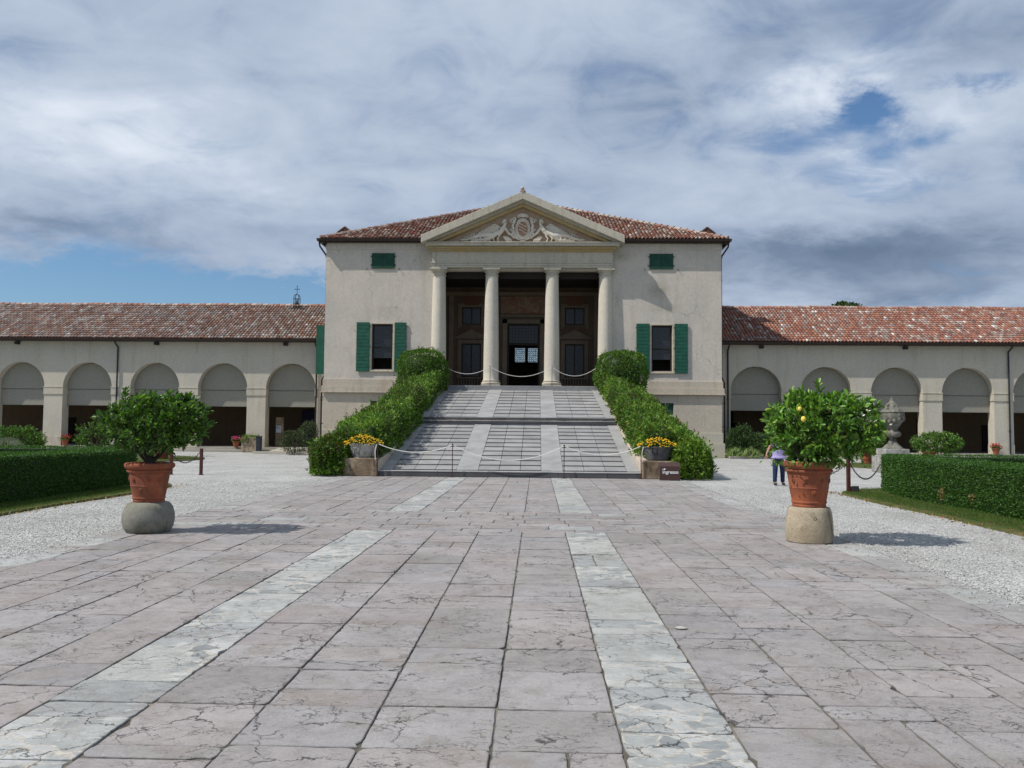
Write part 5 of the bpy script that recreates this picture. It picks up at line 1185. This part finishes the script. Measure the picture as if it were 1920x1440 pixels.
# smaller pots and shrubs further back
def lemon_bush(x, y, z, w_, h_, label, pot=True, ps=.9, seed=1, sz=.09, dens=150, cwx=CW, potx=0.0):
    o = thing('potted_shrub', label, 'potted shrub', (x, y, z), 'potted shrubs near the arcades')
    if pot: big_pot(o, x + potx, y, z, ps, False); zc_ = z + .6 * ps + h_ * .42
    else: zc_ = z + h_ * .52
    citrus_crown(o, x, y, zc_, w_ / 2, w_ / 2.3, h_ / 2, dens, sz, .9, (), seed, 9, cwx)
    branches(o, x, y, z + (.5 * ps if pot else 0), zc_, w_ / 2, w_ / 2.4, h_ / 2, .03, 6, seed)
    return o
lemon_bush(-20.9, 40.5, .0, 1.9, 1.25, 'lemon shrub in a terracotta pot, half hidden behind the large left citrus', True, .8, 11, .12, 190)
lemon_bush(-17.0, 39.2, .04, 1.5, 1.1, 'dense citrus shrub in terracotta pot, behind the large left citrus trunk', True, 1.0, 12, .12, 170)
lemon_bush(-26.8, 43.2, .03, 2.9, 1.35, 'wide green shrub in front of the far left arch', False, .9, 13, .13, 520)
lemon_bush(23.0, 46.5, .03, 2.5, 1.05, 'broad lemon shrub in terracotta pot, right of the stone urn', True, .85, 14, .12, 560, [.2, .3, .28, .1, .12], -.45)
lemon_bush(29.5, 46.5, .0, 1.9, 1.15, 'grey-green shrub at the right edge, beside the downpipe', False, .85, 15, .12, 420)
lemon_bush(17.45, 42.0, .04, 1.35, 1.1, 'citrus shrub in terracotta pot left of the stone urn', True, .88, 16, .12, 160)
def leaf_shrub(name, label, cat, pts, n, size, pal, wid=.4, up=.4, group=None, mat_='leaf', rn=.7):
    o = thing(name, label, cat, (pts[0][0], pts[0][1], pts[0][2] - pts[0][5]), group); P = []; N = []
    for _ in range(n):
        cx, cy, cz, rx, ry, rz_ = random.choice(pts); v = Vector((random.gauss(0, 1), random.gauss(0, 1), random.gauss(0, 1))).normalized(); q = random.uniform(.5, 1) ** .5 * (1 + .25 * nz((v.x + cx, v.y, v.z), 2.5))
        P.append((cx + v.x * rx * q, cy + v.y * ry * q, max(.02, cz + v.z * rz_ * q))); N.append(v[:])
    V, Q, cc = leaves(np.array(P), np.array(N), size, leafcols(n, pal), wid, up, rn); np_mesh('foliage', V, Q, mat_, o, cc)
    st_ = MB()
    for (cx, cy, cz, rx, ry, rz_) in pts:
        for k in range(5): st_.tube([(cx + random.uniform(-.1, .1), cy, 0.0), (cx + random.uniform(-.6, .6) * rx, cy + random.uniform(-.5, .5) * ry, cz + .3 * rz_)], [.018, .008], 5)
    st_.build('stems', 'bark', o)
    return o
leaf_shrub('shrub', 'dark dusty shrub between the arcade ramp and the villa corner', 'shrub', [(-13.0, 47.2, .75, .85, .7, .68), (-12.4, 48.0, 1.2, .55, .5, .75)], 3600, .13, [(.035, .055, .022), (.05, .075, .03), (.08, .10, .055), (.025, .04, .018)], .25, .4)
leaf_shrub('shrub', 'tall dark shrub by the right villa corner under the first arch', 'shrub', [(13.0, 49.2, 1.05, .75, .6, .85), (13.9, 49.0, .8, .8, .6, .65), (12.5, 49.0, .9, .45, .5, .95)], 4200, .15, [(.03, .065, .018), (.045, .09, .022), (.075, .12, .05)], .4, .3)
o = leaf_shrub('border_plants', 'strappy variegated plants edging the right villa corner bed', 'plants', [(12.45, 48.4, .15, .5, .3, .28), (13.3, 48.5, .15, .5, .3, .25), (14.3, 48.9, .15, .5, .3, .25)], 900, .34, [(.12, .22, .04), (.40, .46, .24), (.08, .16, .03), (.30, .36, .16)], .12, 1.4)
leaf_shrub('lavender', 'grey-green lavender clump behind the left hedge at the frame edge', 'shrub', [(-17.8, 27.0, .85, .75, .7, .5), (-16.9, 27.3, .75, .6, .6, .4)], 3600, .16, [(.16, .18, .15), (.22, .23, .22), (.12, .15, .10), (.10, .11, .14)], .08, .8)
leaf_shrub('lavender', 'small silvery clump behind the left hedge, right of the half hidden lemon shrub', 'shrub', [(-11.95, 25.9, .85, .4, .4, .33)], 1300, .10, [(.22, .25, .18), (.30, .32, .25), (.14, .17, .10)], .12, .8)
def geranium(x, y, z, label, s=1.0, fl='geranium', dry=False, n=150):
    o = thing('potted_geranium', label, 'flower pot', (x, y, z), 'geranium pots along the arcades')
    MB().lathe([(.14 * s, 0), (.20 * s, .30 * s), (.225 * s, .31 * s), (.23 * s, .37 * s), (.20 * s, .375 * s), (.18 * s, .34 * s)], x, y, z, 20).build('pot', 'terracotta', o, smooth=True)
    pal = [(.05, .10, .02), (.07, .13, .03)] if not dry else [(.12, .10, .04), (.07, .09, .03), (.18, .08, .05)]
    P = [(x + random.gauss(0, .14) * s, y + random.gauss(0, .12) * s, z + (.42 + random.gauss(0, .08)) * s) for _ in range(350)]; V, Q, cc = leaves(np.array(P), np.tile([0, 0, 1.0], (350, 1)), .08 * s, leafcols(350, pal), .8, .1, .9); np_mesh('foliage', V, Q, 'leaf', o, cc)
    f = MB()
    for _ in range(n): f.ball((x + random.gauss(0, .15) * s, y + random.gauss(0, .13) * s, z + (.54 + random.gauss(0, .07)) * s), .028 * s, 5, 3)
    tag(f.build('flowers', fl, o), kind='stuff')
geranium(-18.05, 51.85, .285, 'terracotta pot of pink geraniums on the arcade step beside the rubble planter', 1.0, 'pink_flower', False, 90)
geranium(-29.05, 51.9, .285, 'dark red potted geranium right of the far left pier', 1.0, 'geranium', False, 80)
geranium(-30.2, 50.9, .0, 'straggly reddish plant in a pot at the foot of the far left pier', 1.15, 'geranium', True, 30)
geranium(29.0, 51.7, .285, 'terracotta pot of bright red geraniums by the right hand pier', 1.0, 'geranium', False, 80)
# rubble planter, black bollard, info stand
pl = thing('rubble_planter', 'small rubble stone planter with trailing green at the foot of the first pier', 'planter', (-16.85, 51.2, 0))
MB().box(-17.4, -16.35, 50.95, 51.55, 0, .92).build('stonework', 'mixed_rubble', pl, .04)
P = [(random.uniform(-17.4, -16.35), random.uniform(50.9, 51.5), .92 + random.gauss(0, .07)) for _ in range(600)] + [(random.uniform(-17.42, -16.9), 50.9, random.uniform(.55, .9)) for _ in range(120)]
V, Q, cc = leaves(np.array(P), np.tile([0, -.3, 1.0], (720, 1)), .09, leafcols(720, HP, HW), .4, .3, .8); np_mesh('foliage', V, Q, 'leaf', pl, cc)
bo = MB(); bo.box(-16.28, -15.98, 50.35, 50.62, 0, .95); bo.box(-16.30, -15.96, 50.33, 50.64, .952, 1.0); tag(bo.build('bollard', 'slate_metal', bevel=.02), 'dark square bollard beside the rubble planter', 'bollard')
inf = thing('info_stand', 'dark stand with a small white notice inside the first left arch', 'sign', (-15.9, 53.2, .28))
MB().box(-16.05, -15.55, 53.4, 53.55, .286, 2.2).build('panel', 'brown_block', inf, .01); MB().box(-16.0, -15.68, 53.36, 53.398, 1.2, 1.66).build('notice', 'sheet_grey', inf)
q = MB(); q.box(-15.95, -15.86, 53.352, 53.359, 1.5, 1.57)
for k in range(3): q.box(-15.82, -15.74, 53.352, 53.359, 1.54 - k * .06, 1.56 - k * .06)
q.build('print', 'slate_metal', inf)
# access ramp slab and kerbs by the villa corners
k = MB(); k.box(-16.0, -12.1, 48.9, 49.25, 0, .12); k.prism([(-16.0, 48.9), (-12.0, 47.6), (-12.0, 47.85), (-15.9, 49.2)], 'z', 0, .10)
k.prism([(49.26, .1), (51.58, .27), (51.58, .0), (49.26, .0)], 'x', -15.2, -13.6)
tag(k.build('kerb', 'floor_stone'), kind='structure')
k = MB(); k.prism([(12.0, 48.0), (13.2, 48.25), (15.0, 49.0), (22, 49.2), (22, 49.7), (14.9, 49.5), (12.0, 48.4)], 'z', 0, .13); tag(k.build('kerb', 'floor_stone'), kind='structure')
k = MB(); k.prism([(24.0, 44.8), (42, 44.8), (42, 45.2), (24, 45.2)], 'z', 0, .14); tag(k.build('kerb', 'floor_stone'), kind='structure')

# stone urn
ux, uy = 15.38, 34.2
u = thing('stone_urn', 'tall weathered lidded stone urn on a square plinth behind the right hedge', 'urn', (ux, uy, 0))
b = MB(); b.box(ux - .62, ux + .62, uy - .6, uy + .6, 0, .68).box(ux - .48, ux + .48, uy - .46, uy + .46, .683, .95); b.build('plinth', 'urn_stone', u, .02)
def flute(th, z): return 1 + (.035 * math.cos(9 * th) if 1.75 < z < 2.35 else 0)
MB().lathe([(.42, .953), (.36, 1.02), (.22, 1.15), (.14, 1.28), (.13, 1.38), (.20, 1.42), (.30, 1.47), (.33, 1.54), (.31, 1.62), (.22, 1.68), (.19, 1.73), (.24, 1.80), (.31, 1.92), (.40, 2.08), (.455, 2.22), (.47, 2.32), (.46, 2.38), (.38, 2.40)], ux, uy, 0, 72, 1, 1, flute).build('bowl', 'urn_moss', u, smooth=True)
ld_ = MB(); ld_.lathe([(.44, 2.402), (.46, 2.44), (.40, 2.52), (.30, 2.58), (.24, 2.68), (.20, 2.78), (.10, 2.86), (.08, 2.92)], ux, uy, 0, 40, 1, 1, lambda th, z: 1 + .05 * math.cos(6 * th + z * 7)); ld_.ball((ux, uy, 2.93), .09, 12, 8); ld_.ball((ux, uy, 3.02), .05, 10, 6)
for k in range(7):
    a = k * .9; ld_.ball((ux + math.cos(a) * .2, uy + math.sin(a) * .2, 2.68 + .03 * math.sin(k * 2)), .075, 8, 6)
ld_.build('lid', 'urn_moss', u, smooth=True)
gm = MB()
for k in range(14):
    a = k * 2 * math.pi / 14; z = 2.12 - .08 * math.sin(k * math.pi / 3.5); gm.ball((ux + math.cos(a) * .43, uy + math.sin(a) * .43, z), .07, 8, 6, (1, 1, 1.3))
gm.build('garland', 'urn_moss', u, smooth=True)

# chain posts and chains
def chain_post(x, y, h_, label):
    b = MB(); b.box(x - .045, x + .045, y - .045, y + .045, 0, h_); b.box(x - .07, x + .07, y - .07, y + .07, -.005, .012)
    return tag(b.build('chain_post', 'corten', bevel=.006), label, 'post', 'rusty chain posts')
def chain(p0, p1, sag, label):
    p0, p1 = Vector(p0), Vector(p1); L = (p1 - p0).length + sag; n = max(8, int(L / .055)); b = MB()
    for i in range(n):
        q = (i + .5) / n; p = p0.lerp(p1, q) - Vector((0, 0, sag * 4 * q * (1 - q))); t_ = ((p1 - p0) / n - Vector((0, 0, sag * 4 * (1 - 2 * q) / n))); t_.normalize()
        sd = t_.cross(Vector((0, 1, 0))).normalized() if i % 2 else Vector((0, 1, 0)); pts = [p + t_ * .036 * math.cos(k * math.pi / 4) + sd * .018 * math.sin(k * math.pi / 4) for k in range(9)]; b.tube(pts, .008, 4, False)
    return tag(b.build('chain', 'black_metal'), label, 'chain', 'black barrier chains')
chain_post(-10.42, 27.8, .88, 'rusty chain post standing on the gravel right of the left citrus pot'); chain_post(-11.45, 27.8, .88, 'rusty chain post partly behind the left citrus pot')
chain((-11.41, 27.8, .66), (-10.46, 27.8, .78), .32, 'black chain sagging between the two rusty posts on the left')
chain_post(9.35, 22.75, .98, 'rusty chain post between the right citrus pot and the clipped hedge')
chain((7.9, 22.75, .78), (9.31, 22.75, .80), .34, 'black chain running behind the right citrus pot'); chain((9.39, 22.75, .80), (10.75, 24.1, .72), .42, 'black chain sagging from the post to the clipped hedge corner')
sp = MB(); sp.prism([(22.55, .02), (22.8, .02), (22.8, .16), (22.62, .2)], 'x', 9.40, 9.58); sp.tube([(9.49, 22.7, .0), (9.49, 22.7, .06)], .03, 8); sp = sp.build('spotlight', 'black_metal', bevel=.01); tag(sp, 'small black ground spotlight at the foot of the right chain post', 'spotlight')
fl_ = MB(); fl_.lathe([(.02, 0), (.04, .006), (.048, .012), (.03, .02)], 2.16, 7.15, .004, 12, 1.2, .8); tag(fl_.build('pebble', 'weathered_white', smooth=True), 'flat pale stone chip lying on the paving', 'stone')

# tree beyond the right wing
def far_tree(x, y, zc_, r, h_, label, seed):
    o = thing('tree', label, 'tree', (x, y, 0), 'trees beyond the wing'); random.seed(seed)
    t_ = MB(); t_.tube([(x, y, 0), (x + .2, y, zc_ * .5), (x, y, zc_ - h_ * .3)], [.4, .3, .2], 8); limbs = []
    P = []; N = []
    for k in range(26):
        v = Vector((random.gauss(0, 1), random.gauss(0, 1), random.gauss(0, 1) + .2)).normalized(); c = Vector((x + v.x * r * .75, y + v.y * r * .75, zc_ + v.z * h_ * .75)); t_.tube([(x, y, zc_ - h_ * .5), c], [.10, .03], 5, False)
        cr_ = random.uniform(.28, .45) * r
        for _ in range(170):
            d = Vector((random.gauss(0, 1), random.gauss(0, 1), random.gauss(0, 1))).normalized(); P.append((c + d * cr_ * random.uniform(.4, 1))[:]); N.append(d[:])
    t_.build('trunk', 'bark', o); n = len(P); V, Q, cc = leaves(np.array(P), np.array(N), .24, leafcols(n, [(.03, .06, .015), (.045, .085, .02), (.06, .10, .025)]), .6, .1, .8); np_mesh('crown', V, Q, 'leaf', o, cc)
far_tree(24.5, 64, 10.5, 1.15, 1.0, 'rounded tree crown rising above the right wing roof', 3); far_tree(26.5, 64.5, 10.1, .9, .6, 'small tree top just above the right wing roof beside the larger crown', 4)

# ------------------------------------------------------------------ visitor
px0, py0 = 8.30, 25.6
pe = thing('person', 'visitor in lavender top and dark jeans half hidden behind the right citrus', 'person', (px0, py0, 0))
def X(x, y, z): return (px0 + x, py0 + y, z)
bv = [X(0, 0, .86), X(0, .0, 1.02), X(0, .01, 1.20), X(0, .01, 1.34), X(0, .0, 1.41), X(0, -.01, 1.50), X(0, -.01, 1.58),
      X(-.09, 0, .80), X(-.10, -.02, .46), X(-.11, .02, .09), X(-.115, -.11, .035), X(.09, 0, .80), X(.13, .04, .46), X(.15, .10, .09), X(.155, -.02, .035),
      X(-.17, 0, 1.34), X(-.27, .02, 1.12), X(-.36, -.03, .96), X(.17, 0, 1.34), X(.25, .03, 1.10), X(.31, -.06, .93)]
be = [(0, 1), (1, 2), (2, 3), (3, 4), (4, 5), (5, 6), (0, 7), (7, 8), (8, 9), (9, 10), (0, 11), (11, 12), (12, 13), (13, 14), (3, 15), (15, 16), (16, 17), (3, 18), (18, 19), (19, 20)]
brd = [(.15, .11), (.125, .095), (.13, .10), (.11, .08), .05, .078, .085, (.085, .085), .058, .036, .03, (.085, .085), .058, .036, .03, .055, .04, .026, .055, .04, .026]
for (hx_, hy_, hz_, sd) in ((-.36, -.03, .96, -1), (.31, -.06, .93, 1)):                  # hands: palm, four fingers and a thumb
    wi = 17 if sd < 0 else 20; b0 = len(bv); bv.append(X(hx_ + sd * .02, hy_ - .01, hz_ - .07)); brd.append((.03, .02)); be.append((wi, b0))
    for f_ in range(4):
        fx = (f_ - 1.5) * .019; L = (.06, .072, .07, .055)[f_]; i0 = len(bv)
        bv.append(X(hx_ + sd * .025 + fx, hy_ - .015, hz_ - .11)); bv.append(X(hx_ + sd * .025 + fx * 1.1, hy_ - .035, hz_ - .11 - L)); brd += [.0095, .0075]; be += [(b0, i0), (i0, i0 + 1)]
    i0 = len(bv); bv.append(X(hx_ - sd * .02, hy_ - .04, hz_ - .075)); bv.append(X(hx_ - sd * .025, hy_ - .06, hz_ - .11)); brd += [.011, .008]; be += [(b0, i0), (i0, i0 + 1)]
body = mesh_obj('body', skin_mesh('body', bv, be, brd, 0, 2), 'ivory_skin', pe)
jv = [X(0, 0, .90), X(0, 0, .84), X(-.095, 0, .76), X(-.105, -.02, .46), X(-.112, .02, .05), X(.095, 0, .76), X(.133, .04, .46), X(.152, .10, .05)]
mesh_obj('jeans', skin_mesh('jeans', jv, [(0, 1), (1, 2), (2, 3), (3, 4), (1, 5), (5, 6), (6, 7)], [(.17, .125), (.165, .13), (.108, .11), .078, .062, (.108, .11), .078, .062], 1, 2), 'denim', body)
tv = [X(0, 0, .78), X(0, 0, .86), X(0, 0, 1.04), X(0, .01, 1.22), X(0, .01, 1.36), X(-.165, 0, 1.345), X(-.225, .01, 1.22), X(.165, 0, 1.345), X(.215, .01, 1.22)]
mesh_obj('top', skin_mesh('top', tv, [(0, 1), (1, 2), (2, 3), (3, 4), (3, 5), (5, 6), (3, 7), (7, 8)], [(.27, .20), (.24, .175), (.195, .14), (.18, .13), (.10, .08), .08, .07, .08, .07], 2, 2), 'lavender_cloth', body)
hr = MB(); hr.lathe([(.05, -.14), (.09, -.08), (.105, .0), (.10, .06), (.06, .105), (.01, .115)], px0, py0 + .02, 1.575, 18, .92, 1.0); hr.build('hair', 'hair_brown', body, smooth=True)
fc = MB(); fc.ball((px0 - .03, py0 - .088, 1.57), .009, 6, 4); fc.ball((px0 + .03, py0 - .088, 1.57), .009, 6, 4); fc.build('eyes', 'black_metal', body)
fc = MB(); fc.tube([(px0, py0 - .08, 1.575), (px0, py0 - .112, 1.54), (px0, py0 - .085, 1.53)], [.008, .013, .009], 6); fc.ball((px0, py0 - .082, 1.505), .02, 8, 5, (1.1, .5, .3)); fc.ball((px0 - .083, py0 + .0, 1.56), .022, 8, 6, (.4, .8, 1.2)); fc.ball((px0 + .083, py0 + .0, 1.56), .022, 8, 6, (.4, .8, 1.2)); fc.build('face', 'ivory_skin', body, smooth=True)
for dx_, dy_ in ((-.115, -.02), (.155, .06)):
    f = MB(); f.ball((px0 + dx_, py0 + dy_ - .05, .04), .06, 12, 8, (.8, 2.0, .65)); f.build('shoe', 'black_metal', body, smooth=True)
pp = MB(); pp.add([X(.29, -.09, .88), X(.42, -.10, .79), X(.45, -.06, .83), X(.32, -.05, .92), X(.29, -.09, .872), X(.42, -.10, .782), X(.45, -.06, .822), X(.32, -.05, .912)], [(0, 1, 2, 3), (7, 6, 5, 4), (0, 4, 5, 1), (1, 5, 6, 2), (2, 6, 7, 3), (3, 7, 4, 0)])
tag(pp.build('leaflet', 'white_paint'), 'folded white leaflet held in the hand of the visitor in lavender', 'leaflet')
